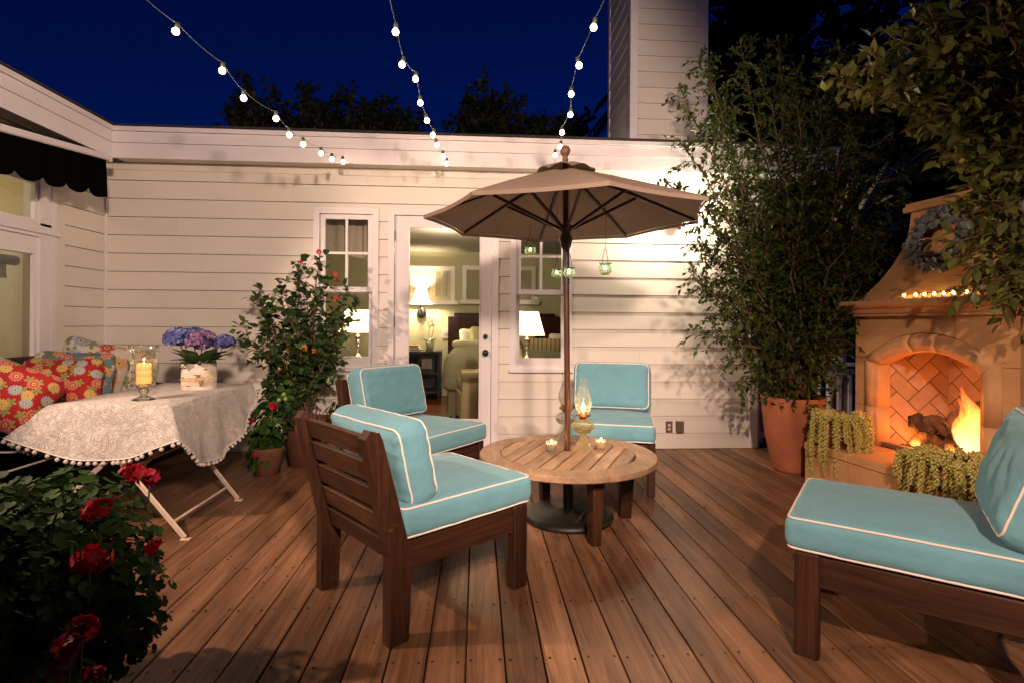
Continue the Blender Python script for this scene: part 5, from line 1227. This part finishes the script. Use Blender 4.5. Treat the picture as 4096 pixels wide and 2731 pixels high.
def ger_plant(name, label, loc, blobs, n, size, heads, hm='redfl', pot=None, hr=.022):
    o = thing(name, label, 'potted plant', loc)
    P_, D_, U_, S_ = [], [], [], []; stems = MB()
    tot = sum(b[1][0]*b[1][2] for b in blobs)
    for c, rad in blobs:
        k = int(n*rad[0]*rad[2]/tot)
        for _ in range(k):
            d = rng.normal(size=3); d /= np.linalg.norm(d); f = random.random()**.35; p = np.array(c)+d*np.array(rad)*f
            P_.append(p); up = d*np.array([1, 1, .6])+np.array([0, -.15, .75])+rng.normal(size=3)*.3; U_.append(up); tang = np.cross(up, rng.normal(size=3)); D_.append(tang); S_.append(size*random.uniform(.55, 1.2))
            if random.random() < .18: c0 = np.array(c)+(p-np.array(c))*.35; stems.tube([c0, (c0+p)/2+np.array([0, 0, .02]), p], .0022, 4, cap=False)
    link('foliage', scatter('foliage', GER, P_, D_, U_, S_), M['ger'], o); link('stem', stems, M['stem'], o)
    for c, r in heads:
        A, B, C_, E = [], [], [], []
        for k in range(int(20)):
            d = rng.normal(size=3); d /= np.linalg.norm(d); b = np.array(c)+d*r*np.array([1, 1, .8])*random.uniform(.25, 1.3); t = np.cross(d, rng.normal(size=3)); t /= np.linalg.norm(t)
            for q in range(5): a = q*2*PI/5; tt = t*math.cos(a)+np.cross(d, t)*math.sin(a); A.append(b); B.append(tt+d*.2); C_.append(d); E.append(r*.66)
        link('flower_head', scatter('flower_head', PETAL, A, B, C_, E), M[hm], o)
        cc = np.array(c); stm = MB().tube([cc-np.array([0.02, -.02, .14]), cc], .003, 5); link('flower_stalk', stm, M['stem'], o)
    if pot: link('pot', MB().lathe(pot, 28), M['darkterra'], o, True)
    return o
H = lambda u, v, y, loc: tuple(at(u, v, Y=y)-Vector(loc))
ger_plant('geranium', 'red geranium trailing at the foot of the rose bush', rc2, [((.02, 0, .40), (.19, .16, .20)), ((-.02, -.02, .18), (.15, .13, .16)), ((.10, .05, .62), (.16, .14, .16))], 420, .062,
          [(H(627, 932, 4.38, rc2), .030), (H(577, 965, 4.40, rc2), .022), (H(586, 1045, 4.40, rc2), .018)], 'redfl', [(.0, 0), (.10, 0), (.13, .2), (.135, .22), (.0, .2)])
rc3 = Vector((-1.12, 4.72, 0))
ger_plant('petunia', 'low petunia with small purple flowers between rose bush and chair', rc3, [((0, 0, .46), (.20, .14, .12))], 220, .04,
          [(H(735, 940, 4.6, rc3), .014), (H(765, 925, 4.6, rc3), .014), (H(722, 955, 4.6, rc3), .012)], 'purp', [(.0, 0), (.13, 0), (.17, .34), (.0, .33)])
tm = MB()
for u, v in ((641, 918), (652, 905), (656, 916)):
    link('green_tomato', MB().sphere(at(u, v, Y=4.3)-rc, .017, 8, 6), mat('green_fruit', (.20, .26, .06), .35), rbush, True)

# foreground geraniums (left bottom)
gc = Vector((-1.42, 1.62, 0))
hd = [(H(310, 1085, 1.95, gc), .036), (H(345, 1095, 1.95, gc), .028), (H(235, 1168, 1.75, gc), .038), (H(208, 1285, 1.62, gc), .036), (H(350, 1255, 1.8, gc), .022), (H(190, 1445, 1.45, gc), .028), (H(162, 1475, 1.43, gc), .030), (H(222, 1542, 1.35, gc), .018)]
ger_plant('geranium', 'large mass of red geraniums filling the lower left corner', gc, [((-.12, .0, .45), (.42, .38, .36)), ((.06, .22, .50), (.30, .24, .26)), ((.0, -.12, .16), (.40, .30, .22)), ((-.35, .15, .55), (.38, .35, .20)), ((.18, .25, .28), (.2, .2, .25)), ((-.25, -.35, .10), (.35, .25, .2)), ((.05, -.32, .02), (.28, .2, .12))], 6400, .045, hd, 'redfl', [(.0, 0), (.2, 0), (.26, .3), (.0, .28)])

# ------------------------------------------------------------------ fireplace
FO = Vector((3.15, 3.59, 0)); fd = Vector((.125, -.992, 0)).normalized(); fnn = Vector((-.992, -.125, 0)).normalized()
FRZ = math.atan2(fd.y, fd.x)      # local x = fd, local -y = outward normal
fire = thing('fireplace', 'cast stone outdoor fireplace with arched opening and tapered hood', 'fireplace', FO, FRZ)
fire_mw = Matrix.Translation(FO) @ Matrix.Rotation(FRZ, 4, 'Z')
def fl(x, y, z): return fire_mw @ Vector((x, y, z))
HB = .325                      # hearth height
BW = .60; OW = .375; SP = .945; CRN = 1.068; RB = .50; ROUT = 1.20
def arch(hw, zs, zc, n=16):   # segmental arch through (-hw,zs),(0,zc),(hw,zs)
    h = zc-zs; R = (hw*hw+h*h)/(2*h); a = math.asin(hw/R); return [(R*math.sin(t), zc-R+R*math.cos(t)) for t in np.linspace(-a, a, n+1)]
fn_ = lambda a, b, d: (a, d, b)
A = arch(RB, .998, ROUT, 16)
# face built as stones with recessed joints: two lower side blocks, two upper side blocks, spandrels
MZ = 1.315; g = .003; depth0, depth1 = 0.0, .32
sx_ = [(-BW, -RB-.002, HB, .62), (RB+.002, BW, HB, .62), (-BW, -RB-.002, .62+g, .995), (RB+.002, BW, .62+g, .995)]
for a, b, c, d in sx_: link('stone_block', MB().bx(a, b, depth0+.0, depth1, c, d), M['stone'], fire)
def spandrel(x0, x1):
    pts = [p for p in A if x0-1e-6 <= p[0] <= x1+1e-6]
    lo = [(x0, np.interp(x0, [p[0] for p in A], [p[1] for p in A]) if abs(x0) < RB else .998+g)]+[p for p in pts if x0+1e-4 < p[0] < x1-1e-4]+[(x1, np.interp(x1, [p[0] for p in A], [p[1] for p in A]) if abs(x1) < RB else .998+g)]
    return lo+[(x1, MZ), (x0, MZ)]
for x0, x1 in ((-BW, -.20), (-.197, .21), (.213, BW)): link('stone_block', MB().prism(spandrel(x0, x1), depth0, depth1, fn_), M['stone'], fire)
link('body_core', MB().bx(-BW+.004, BW-.004, .54, .82, 0, 1.5).bx(-BW+.004, -OW-.06, .012, .54, 0, MZ).bx(OW+.06, BW-.004, .012, .54, 0, MZ).bx(-BW+.01, BW-.01, .33, .54, 1.165, MZ+.1), M['stone'], fire)
# moulded surround swept round jambs and arch: profile (offset from opening, y)
pf2 = [(0, .10), (0, -.002), (.012, -.018), (.022, -.018), (.03, -.030), (.062, -.046), (.094, -.034), (.102, -.018), (.118, -.014), (.126, .0)]
def surround(path, nrm):
    mb = MB(); k = len(pf2)
    for (x, z), (nx_, nz_) in zip(path, nrm):
        for o_, y in pf2: mb.v.append((x+nx_*o_, y, z+nz_*o_))
    for i in range(len(path)-1):
        for j in range(k-1): mb.f.append((i*k+j, (i+1)*k+j, (i+1)*k+j+1, i*k+j+1))
    mb.f.append(tuple(range(k))); mb.f.append(tuple((len(path)-1)*k+j for j in range(k))[::-1]); return mb
AI = arch(OW, SP, CRN, 18); h_ = CRN-SP; Ra = (OW*OW+h_*h_)/(2*h_); cz_ = CRN-Ra
na = [((x)/Ra, (z-cz_)/Ra) for x, z in AI]
def mit(nn, sgn):   # mitre the springing
    return nn
jn = Vector((na[0][0], na[0][1])); mj = (jn+Vector((-1, 0))).normalized(); s_m = 1/max(.3, mj.dot(jn)); mL = (mj.x*s_m, mj.y*s_m); mR = (-mL[0], mL[1])
na[0] = mL; na[-1] = mR
cuts = (0, 7, 11, 18)
for a, b in zip(cuts, cuts[1:]): 
    seg = AI[a:b+1]; link('arch_moulding', surround(seg, na[a:b+1]), M['stone'], fire, True)
for sgn in (-1, 1):
    m_ = mL if sgn < 0 else mR
    for za, zb in ((HB, .62), (.623, SP)):
        path = [(sgn*OW, za), (sgn*OW, zb)]; nn = [(sgn, 0), (sgn, 0) if zb != SP else m_]
        link('jamb_moulding', surround(path, nn), M['stone'], fire, True)
# reveal behind moulding
# firebox: splayed sides and back with herringbone brick
def clip_poly(poly, x0, x1, z0, z1):
    def cl_(p, f, inter):
        out = []
        for i in range(len(p)):
            a, b = p[i], p[(i+1) % len(p)]
            if f(a): out.append(a)
            if f(a) != f(b): out.append(inter(a, b))
        return out
    for ax_, lim, sg in ((0, x0, 1), (0, x1, -1), (1, z0, 1), (1, z1, -1)):
        f = lambda p: sg*(p[ax_]-lim) >= -1e-9
        def inter(a, b): t = (lim-a[ax_])/(b[ax_]-a[ax_]); return (a[0]+(b[0]-a[0])*t, a[1]+(b[1]-a[1])*t)
        poly = cl_(poly, f, inter)
        if len(poly) < 3: return []
    return poly
def herring(width, z0, z1, frame, seed):
    """frame(a, b, d): point at a along the wall, height b, d proud of it"""
    w_, l_ = .112, .224; g_ = .0035; c45 = math.sqrt(.5)
    for i in range(-14, 14):
        for j in range(-14, 14):
            # herringbone lattice
            for kind in (0, 1):
                if kind == 0: x, y, W_, H_ = i*w_+j*2*w_*0+0, 0, l_, w_
                ox = (i)*w_+(j)*l_*1.0; oy = (i)*w_-(j)*l_*1.0
                if kind == 0: bx_, by_, W_, H_ = ox, oy, l_, w_
                else: bx_, by_, W_, H_ = ox, oy+w_, w_, l_
                rc_ = [(bx_+g_, by_+g_), (bx_+W_-g_, by_+g_), (bx_+W_-g_, by_+H_-g_), (bx_+g_, by_+H_-g_)]
                rot = [((p[0]-p[1])*c45+width/2, (p[0]+p[1])*c45+(z0+z1)/2) for p in rc_]
                q = clip_poly(rot, 0, width, z0, z1)
                if len(q) >= 3:
                    ar = abs(sum(q[k][0]*q[(k+1) % len(q)][1]-q[(k+1) % len(q)][0]*q[k][1] for k in range(len(q))))/2
                    if ar > 2e-4: link('fire_brick', MB().prism(q, 0, .006+random.uniform(-.001, .001), frame), M['firebrick'], fire)
bxw = .27; by = .52; sxw = OW+.02; FZ = HB+.0; FT = 1.16
sl = Vector((sxw-bxw, by-.10)).length; sdv = Vector((sxw-bxw, by-.10)).normalized()
herring(sl, FZ, FT, lambda a, b, d: (-sxw+sdv.x*a+sdv.y*d, .10+sdv.y*a-sdv.x*d, b), 0)
herring(2*bxw, FZ, FT, lambda a, b, d: (-bxw+a, by-d, b), 1)
herring(sl, FZ, FT, lambda a, b, d: (sxw-sdv.x*a-sdv.y*d, .10+sdv.y*a-sdv.x*d, b), 2)
link('firebox', MB().add([(-sxw-.002, .10, FZ), (-bxw-.002, by+.003, FZ), (bxw+.002, by+.003, FZ), (sxw+.002, .10, FZ), (-sxw-.002, .10, FT), (-bxw-.002, by+.003, FT), (bxw+.002, by+.003, FT), (sxw+.002, .10, FT)], [(0, 1, 5, 4), (1, 2, 6, 5), (2, 3, 7, 6), (4, 5, 6, 7), (0, 3, 2, 1)]), M['mortar'], fire)
# mantel in three lengths
mp_ = [(.33, 1.317), (-.045, 1.317), (-.05, 1.335), (-.065, 1.342), (-.075, 1.372), (-.10, 1.385), (-.115, 1.405), (-.115, 1.438), (.33, 1.438)]
for x0, x1, e0, e1_ in ((-.60, -.225, 1, 0), (-.222, .235, 0, 0), (.238, .60, 0, 1)):
    mb = MB(); k = len(mp_)
    for x, e, sg in ((x0, e0, -1), (x1, e1_, 1)): mb.v += [(x+sg*e*max(0, -(y)-.03), y, z) for y, z in mp_]
    mb.f = [tuple(range(k)), tuple(range(2*k-1, k-1, -1))]+[(j, k+j, k+(j+1) % k, (j+1) % k) for j in range(k)]
    link('mantel', mb, M['stone'], fire)
# hood: concave taper
hd_ = MB(); lv = [(1.439, .57, .00, .82), (1.50, .53, .03, .82), (1.60, .475, .10, .80), (1.72, .42, .16, .78), (1.84, .38, .205, .76), (1.96, .355, .235, .74), (2.12, .345, .25, .74)]
for z, hw, y0, y1 in lv: hd_.v += [(-hw, y0, z), (hw, y0, z), (hw, y1, z), (-hw, y1, z)]
for i in range(len(lv)-1):
    for j in range(4): hd_.f.append((i*4+j, i*4+(j+1) % 4, (i+1)*4+(j+1) % 4, (i+1)*4+j))
link('hood', hd_, M['stone'], fire)
link('hood_cap', MB().bx(-.385, .385, .21, .78, 2.121, 2.165, .006).bx(-.37, .37, .225, .765, 2.166, 2.19), M['stone'], fire)
# hearth: slabs
hx0, hx1, hy = -.60, .66, -.46
for a, b in ((-.60, -.175), (-.172, .25), (.253, .66)):
    link('hearth_slab', MB().bx(a, b, hy-.012, .0, HB-.06, HB-.001, .006), M['stone'], fire)
    link('hearth_face', MB().bx(a, b, hy, hy+.04, .0, HB-.061), M['stone'], fire)
link('hearth_end', MB().bx(-.597, -.56, hy+.041, .3, .0, HB-.061), M['stone'], fire)
link('hearth_floor', MB().bx(-.36, .36, .001, .5, HB-.05, HB-.003), M['ash'], fire)
link('fire_lip', MB().bx(-.37, .37, .02, .075, HB-.002, HB+.032, .004), mat('lip_stone', (.26, .15, .09), .8, .2, 20), fire)
em = MB()
for k in range(420):
    x, y = random.uniform(-.34, .34), random.uniform(.09, .48); s_ = random.uniform(.008, .02); em.box((x, y, HB+.005+s_*.3), (s_, s_*.8, s_*.6), Matrix.Rotation(random.random()*3, 3, (random.random(), .3, 1)))
link('lava_rock', em, M['ash'], fire, kind='stuff')
em = MB()
for k in range(45): x, y = random.uniform(-.05, .33), random.uniform(.09, .25); em.box((x, y, HB+.012), (.016, .01, .008), Matrix.Rotation(random.random()*3, 3, 'Z'))
link('ember', em, emis('ember_glow', (1, .20, .05), 5), fire, kind='stuff')
def flog(p, q, r, seed, label):
    mb = MB(); n = 22; p, q = Vector(p), Vector(q); pts = [p.lerp(q, i/n)+Vector((0, 0, .012*math.sin(i*.5+seed))) for i in range(n+1)]
    mb.tube(pts, [r*(.86+.1*math.sin(i*.7+seed)) if 0 < i < n else r*.7 for i in range(n+1)], 18)
    mb.v = [tuple(Vector(v_)+Vector([noise.noise(Vector(v_)*s1+Vector((seed, 0, k*5)))*a1 for k in range(3)])) for v_, (s1, a1) in zip(mb.v, [(22, .022)]*len(mb.v))]
    o = link('log', mb, M['log'], None, False, label=label, category='log', group='logs in the fire'); o.matrix_world = fire_mw
flog((-.24, .28, HB+.075), (.30, .20, HB+.065), .068, 1, 'charred log lying lowest across the grate')
flog((-.25, .17, HB+.205), (.07, .25, HB+.20), .070, 2, 'thick charred log on top at the left')
flog((.01, .17, HB+.20), (.10, .36, HB+.37), .052, 3, 'charred log leaning up to the right')
flog((.12, .27, HB+.19), (.31, .15, HB+.17), .058, 4, 'short charred log at the right by the flames')
# flames: real tongues with a glow fading to the edges
def flame_mat():
    m = bpy.data.materials.new('flame'); m.use_nodes = True; N = m.node_tree.nodes; L = m.node_tree.links; N.remove(N['Principled BSDF'])
    lw_ = N.new('ShaderNodeLayerWeight'); lw_.inputs[0].default_value = .35; tc = N.new('ShaderNodeTexCoord'); sx = N.new('ShaderNodeSeparateXYZ'); L.new(tc.outputs['Generated'], sx.inputs[0])
    cr = N.new('ShaderNodeValToRGB'); e = cr.color_ramp.elements; e[0].color = (1, .72, .28, 1); e[1].color = (1, .10, .01, 1); x = e.new(.4); x.color = (1, .38, .06, 1); L.new(sx.outputs[2], cr.inputs[0])
    em_ = N.new('ShaderNodeEmission'); em_.inputs[1].default_value = 4.2; L.new(cr.outputs[0], em_.inputs[0]); t = N.new('ShaderNodeBsdfTransparent')
    nz = N.new('ShaderNodeTexNoise'); nz.inputs['Scale'].default_value = 7; mp = N.new('ShaderNodeMapping'); mp.inputs['Scale'].default_value = (3.2, 3.2, .7); L.new(tc.outputs['Object'], mp.inputs[0]); mpn = N.new('ShaderNodeVectorMath'); mpn.operation = 'SCALE'; mpn.inputs['Scale'].default_value = 4; L.new(mp.outputs[0], mpn.inputs[0]); L.new(mpn.outputs[0], nz.inputs[0])
    a1 = N.new('ShaderNodeMath'); a1.operation = 'SUBTRACT'; a1.inputs[0].default_value = 1.0; L.new(lw_.outputs['Facing'], a1.inputs[1]); p2 = N.new('ShaderNodeMath'); p2.operation = 'POWER'; p2.inputs[1].default_value = 1.6; L.new(a1.outputs[0], p2.inputs[0])
    hh = N.new('ShaderNodeMapRange'); hh.inputs['From Min'].default_value = .05; hh.inputs['From Max'].default_value = .95; hh.inputs['To Min'].default_value = 1; hh.inputs['To Max'].default_value = .0; L.new(sx.outputs[2], hh.inputs['Value'])
    m2 = N.new('ShaderNodeMath'); m2.operation = 'MULTIPLY'; L.new(p2.outputs[0], m2.inputs[0]); L.new(hh.outputs[0], m2.inputs[1])
    n3 = N.new('ShaderNodeMapRange'); n3.inputs['From Min'].default_value = .35; n3.inputs['From Max'].default_value = .6; n3.inputs['To Min'].default_value = .35; n3.inputs['To Max'].default_value = 1; L.new(nz.outputs[0], n3.inputs['Value'])
    m3 = N.new('ShaderNodeMath'); m3.operation = 'MULTIPLY'; m3.use_clamp = True; L.new(m2.outputs[0], m3.inputs[0]); L.new(n3.outputs[0], m3.inputs[1])
    mx = N.new('ShaderNodeMixShader'); L.new(m3.outputs[0], mx.inputs[0]); L.new(t.outputs[0], mx.inputs[1]); L.new(em_.outputs[0], mx.inputs[2]); L.new(mx.outputs[0], N['Material Output'].inputs[0]); return m
FM = flame_mat()
fi = thing('fire', 'bright orange flames burning at the right side of the fireplace', 'fire', FO, FRZ)
for k, (x, y, z, r, h, lx) in enumerate(((.27, .15, .06, .12, .34, -.04), (.20, .17, .10, .10, .40, -.04), (.14, .32, .14, .07, .34, .02), (.30, .18, .08, .10, .44, -.01), (.09, .30, .20, .045, .26, .05), (.34, .20, .03, .07, .26, .0), (.23, .18, .02, .08, .20, -.02), (.04, .2, .03, .05, .10, .0), (-.29, .26, .0, .035, .10, -.01), (.25, .16, .14, .07, .46, -.05), (.17, .24, .02, .06, .16, .0), (.32, .28, .12, .05, .42, -.03), (.12, .2, .05, .05, .14, .02))+tuple((random.uniform(.10, .35), random.uniform(.14, .32), random.uniform(.02, .14), random.uniform(.02, .04), random.uniform(.22, .46), random.uniform(-.05, .05)) for _ in range(16))):
    mb = MB(); n = 12; pts = [(x+lx*(i/n)**1.5*3+.012*math.sin(i*.9+k), y+.01*math.sin(i*.7+k*2), HB+z+.92*h*i/n) for i in range(n+1)]
    mb.tube(pts, [max(.001, r*(math.sin(PI*min(1, (i/n*.9+.1))**.6)**.8)*(1-(i/n)**2.2)) for i in range(n+1)], 14)
    link('flame_tongue', mb, FM, fi, True)
lamp('fire_light', 'POINT', fl(.22, .22, HB+.26), 6.5, (1, .27, .045), .07)
lamp('fire_light', 'POINT', fl(-.22, .18, HB+.10), 3.4, (1, .27, .045), .05)
lamp('fire_light', 'POINT', fl(.10, .03, HB+.34), 7.0, (1, .29, .055), .07)
# mantel candles
for k in range(7):
    u = (2077, 2103, 2123, 2146, 2168, 2190, 2220)[k]; r_ = ray(u, 678); 
    # intersect the vertical plane 5 cm in front of the hood
    p0 = fl(0, -.035, 0); t = ((p0-Vector((0, 0, CH))).dot(fnn))/r_.dot(fnn); q = Vector((0, 0, CH))+r_*t
    o = thing('tealight', 'lit tealight in a clear glass, number %s from the left on the mantel' % ('one', 'two', 'three', 'four', 'five', 'six', 'seven')[k], 'candle', (q.x, q.y, 1.439), group='tealights in a row on the mantel')
    link('glass', MB().lathe([(.0, 0), (.018, 0), (.022, .044), (.021, .044), (.017, .003)], 20), M['window'], o, True)
    link('wax', MB().lathe([(.0, .004), (.019, .004), (.02, .018), (0, .018)], 14), M['wax2'], o, True)
    link('flame', MB().lathe([(.0, .018), (.007, .023), (.008, .030), (.0, .046)], 10), emis('tealight_flame', (1, .60, .2), 45), o, True)
    lamp('tealight_light', 'POINT', (q.x, q.y, 1.439+.036), .22, (1, .55, .2), .012)
# wreath
wc = Vector((-.02, .17, 1.87)); wo = thing('wreath', 'dusty blue eucalyptus leaf wreath hanging on the fireplace hood', 'wreath', FO, FRZ)
tilt = Matrix.Rotation(-.22, 4, 'X'); P_, D_, U_, S_ = [], [], [], []
for k in range(780):
    a = random.uniform(0, 2*PI); b = random.uniform(0, 2*PI); rr_ = .047*math.sqrt(random.random()); R0 = .185
    rd = Vector((math.cos(a), 0, math.sin(a))); tg = Vector((-math.sin(a), 0, math.cos(a))); p = rd*(R0+rr_*math.cos(b))+Vector((0, rr_*math.sin(b)*.7, 0)); p = tilt @ p
    P_.append(wc+p+Vector((0, -.03, 0))); D_.append(tilt @ (tg*.8+rd*random.uniform(-1.2, 1.6)+Vector((0, random.uniform(-1.2, .1), 0)))); U_.append(rng.normal(size=3)*1.2+np.array([0, -1, 0.])); S_.append(random.uniform(.04, .068))
link('leaves', scatter('leaves', OVAL, P_, D_, U_, S_), M['wreath'], wo)
link('ring', MB().tube([wc+Vector((0, -.02, 0))+tilt @ Vector((.185*math.cos(t), 0, .185*math.sin(t))) for t in np.linspace(0, 2*PI, 36)[:-1]], .02, 8, closed=True), M['bark'], wo, True)

# burro's tail succulents on the hearth
def burro(label, lc, n, drop, rad, seed):
    o = thing('trailing_succulent', label, 'succulent', fl(*lc), FRZ, group='trailing succulents on the hearth')
    link('pot', MB().lathe([(.0, 0 if seed == 1 else .05), (rad*.55, 0 if seed == 1 else .05), (rad*.72, .17), (rad*.6, .17), (0, .15)], 20), M['darkterra'], o, True)
    for k in range(n):
        a = 2*PI*k/n*1.0+random.uniform(-.1, .1); r0 = rad*random.uniform(.2, .65); r1 = rad*random.uniform(.70, 1.2); zt = .20+random.uniform(-.01, .05)
        dl = drop*random.choice((random.uniform(.3, .7), random.uniform(.6, 1.15)))
        pts = []
        for i in range(9):
            t = i/8
            if t < .35: f = t/.35; r = r0+(r1-r0)*f; z = zt+.03*math.sin(PI*f*.5)-.02*f
            else: f = (t-.35)/.65; r = r1+(.05*math.sin(f*3+k)*f if k % 2 else .03*f); z = zt+.01-dl*f
            ca, s_ = math.cos(a+.05*t), math.sin(a+.05*t)
            z = max(z, .012) if s_ > .15 else z          # tails behind rest on the hearth
            pts.append(Vector((r*ca, r*s_*.8, z)))
        P_, D_, U_, S_ = [], [], [], []
        L = sum((pts[i+1]-pts[i]).length for i in range(8)); m = int(L/.0112); g_ = 0
        for j in range(m):
            s = L*j/m; i = 0
            while i < 7 and s > (pts[i+1]-pts[i]).length: s -= (pts[i+1]-pts[i]).length; i += 1
            p = pts[i].lerp(pts[i+1], s/max(1e-6, (pts[i+1]-pts[i]).length)); t = (pts[i+1]-pts[i]).normalized(); x = t.orthogonal().normalized(); y = t.cross(x)
            for q in range(3):
                g_ += 2.39996; d = x*math.cos(g_)+y*math.sin(g_); tp_ = 1-.45*max(0, (j/m-.75)/.25)
                P_.append(p); D_.append(d+t*.8); U_.append(t); S_.append(.034*tp_*random.uniform(.85, 1.1))
        link('tail', scatter('tail', (PLUMP[0]*np.array([.95, 1, .85]), PLUMP[1]), P_, D_, U_, S_), M['succ'], o)
burro('trailing succulent spilling over the left end of the hearth', (-.40, -.33, HB), 40, .52, .20, 1)
burro('trailing succulent hiding the right side of the hearth', (.53, -.38, HB-.09), 52, .44, .25, 2)

# ------------------------------------------------------------------ railing behind
rl = thing('deck_railing', 'white wooden railing with square balusters behind the shrub', 'railing')
ra, rb_ = Vector((XR+.15, 5.42, 0)), Vector((5.2, 5.42, 0))
zt = at(1945, 833, Y=5.42).z
link('top_rail', MB().bx(ra.x, rb_.x, 5.37, 5.47, zt-.035, zt, .004), M['trim'], rl)
link('upper_rail', MB().bx(ra.x, rb_.x, 5.40, 5.44, zt-.12, zt-.06), M['trim'], rl)
link('bottom_rail', MB().bx(ra.x, rb_.x, 5.40, 5.44, .08, .14), M['trim'], rl)
bm = MB().bx(-.017, .017, -.017, .017, .141, zt-.121).mesh('baluster'); bm.materials.append(M['trim'])
x = ra.x+.09
while x < rb_.x: b = link('baluster', bm, parent=rl); b.location = (x, 5.42, 0); x += .115
# fallen leaves
fm = scatter('fallen_leaf', OVAL, [(0, 0, 0)], [(0, 1, .1)], [(0, 0, 1)], [.05]); fm.materials.append(mat('dry_leaf', (.22, .13, .03), .6, .3, 30))
for (u, v) in ((1790, 1205), (1700, 1030), (1725, 1080), (1660, 1072), (1790, 1075), (1640, 1130), (1700, 1165), (1760, 1150), (1805, 1130), (1600, 1065), (1560, 1110), (1680, 1210)):
    q = at(u, v, Z=.003); s_ = 1.0 if v > 1200 else random.uniform(.35, .7); o = link('fallen_leaf', fm, label=('largest fallen leaf lying by the seat cushion of the right lounge chair' if v == 1205 else 'small dry leaf fallen on the deck near the terracotta pot and hearth'), category='leaf', group='leaves fallen on the deck'); o.location = q; o.scale = (s_,)*3; o.rotation_euler = (random.uniform(-.15, .15), random.uniform(-.15, .15), random.uniform(0, 6))
pmf = scatter('fallen_petal', PETAL, [(0, 0, 0)], [(0, 1, .1)], [(0, 0, 1)], [.03]); pmf.materials.append(M['redfl'])
for (u, v) in ((272, 1510), (312, 1490), (298, 1545)):
    q = at(u, v, Z=.003); o = link('fallen_petal', pmf, label='red petal fallen on the deck beside the geraniums', category='petal', group='petals fallen on the deck'); o.location = q; o.rotation_euler = (.1, .1, random.uniform(0, 6))

db = MB()
for k in range(150):
    u, v = random.choice(((random.gauss(1740, 70), random.gauss(1120, 45)), (random.uniform(1500, 2000), random.uniform(1045, 1260)), (random.uniform(500, 1100), random.uniform(1045, 1500))))
    q = at(u, max(v, 1042), Z=.001); r_ = random.uniform(.003, .009); db.box((q.x, q.y, .002), (r_, r_*random.uniform(.4, 1.4), .002), Matrix.Rotation(random.uniform(0, 3), 3, 'Z'))
link('plant_debris', db, mat('dry_debris', (.07, .035, .018), .9, .5, 40), kind='stuff', label='dry bits of seed and leaf scattered on the deck boards', category='debris')

# ------------------------------------------------------------------ festoon lights
def festoon_mat():
    m = emis('festoon_bulb', (1, .72, .46), 1); N = m.node_tree.nodes; L = m.node_tree.links; e = [n for n in N if n.type == 'EMISSION'][0]
    lw = N.new('ShaderNodeLayerWeight'); lw.inputs[0].default_value = .5; cr = N.new('ShaderNodeValToRGB'); c = cr.color_ramp.elements
    c[0].color = (1, .74, .48, 1); c[0].position = .35; c[1].color = (1, .42, .16, 1); c[1].position = .85
    L.new(lw.outputs['Facing'], cr.inputs[0]); L.new(cr.outputs[0], e.inputs[0])
    mr = N.new('ShaderNodeMapRange'); mr.inputs['From Min'].default_value = .3; mr.inputs['From Max'].default_value = .9; mr.inputs['To Min'].default_value = 55; mr.inputs['To Max'].default_value = 1.2
    L.new(lw.outputs['Facing'], mr.inputs['Value']); L.new(mr.outputs[0], e.inputs[1]); return m
bulb_m = festoon_mat()
bulb_mesh = MB().lathe([(.0, -.063), (.009, -.0615), (.0165, -.056), (.0215, -.047), (.0225, -.040), (.0205, -.031), (.015, -.023), (.010, -.018), (.010, -.012)], 16).mesh('bulb'); bulb_mesh.materials.append(bulb_m); bulb_mesh.shade_smooth()
sock_mesh = MB().lathe([(.0, .018), (.012, .016), (.014, .0), (.0125, -.018), (.0, -.018)], 12).mesh('bulb_socket'); sock_mesh.materials.append(mat('green_socket', (.05, .07, .045), .5)); sock_mesh.shade_smooth()
def festoon(uv, y0, dy, endpt, label, extra):
    o = thing('festoon_lights', label, 'string lights', (0, 0, 0), group='festoon light strings above the deck'); n = len(uv)
    pts = [at(u, v, Y=y0-dy*i) for i, (u, v) in enumerate(uv)]
    d = pts[-1]-pts[-2]
    for k in range(extra): pts.append(pts[-1]+d*1.0+Vector((0, 0, .005*k)))
    wire = [Vector(endpt)]
    for i, p in enumerate(pts):
        off = Vector((0, 0, .058)); tl = Vector((random.uniform(-.25, .25), random.uniform(-.2, .2), 0))
        s_ = p+off; wire.append(s_+Vector((0, 0, .012)))
        so_ = link('bulb_socket', sock_mesh, parent=o); so_.location = s_; so_.rotation_euler = (tl.y, tl.x, 0)
        b_ = link('bulb', bulb_mesh, parent=o); b_.location = s_; b_.scale = (.88,)*3; b_.rotation_euler = (tl.y, tl.x, 0)
    w = MB(); pw = []
    for i in range(len(wire)-1):
        a, b = wire[i], wire[i+1]
        for q in range(6): t = q/6; pw.append(a.lerp(b, t)+Vector((0, 0, -.016*4*t*(1-t))))
    pw.append(wire[-1]); w.tube(pw, .0019, 6); link('cable', w, mat('festoon_cable', (.12, .14, .10), .5), o, True)
e_ = at(812, 376, Y=FY-.03)
festoon([(787, 379), (762, 373), (737, 360), (696, 339), (664, 318), (634, 281), (560, 234), (512, 172), (408, 84)], 4.96, .225, e_, 'left string of festoon bulbs slanting down to the eave', 4)
e_ = at(1029, 376, Y=FY-.03)
festoon([(1026, 383), (1017, 366), (1002, 340), (996, 318), (978, 285), (965, 244), (955, 191), (926, 159), (909, 83)], 4.96, .225, e_, 'middle string of festoon bulbs running to the eave over the door', 4)
e_ = at(1272, 378, Y=FY-.03)
festoon([(1275, 364), (1288, 345), (1291, 312), (1311, 272), (1312, 224), (1327, 160), (1366, 72)], 4.7, .28, e_, 'right string of festoon bulbs behind the parasol finial', 4)
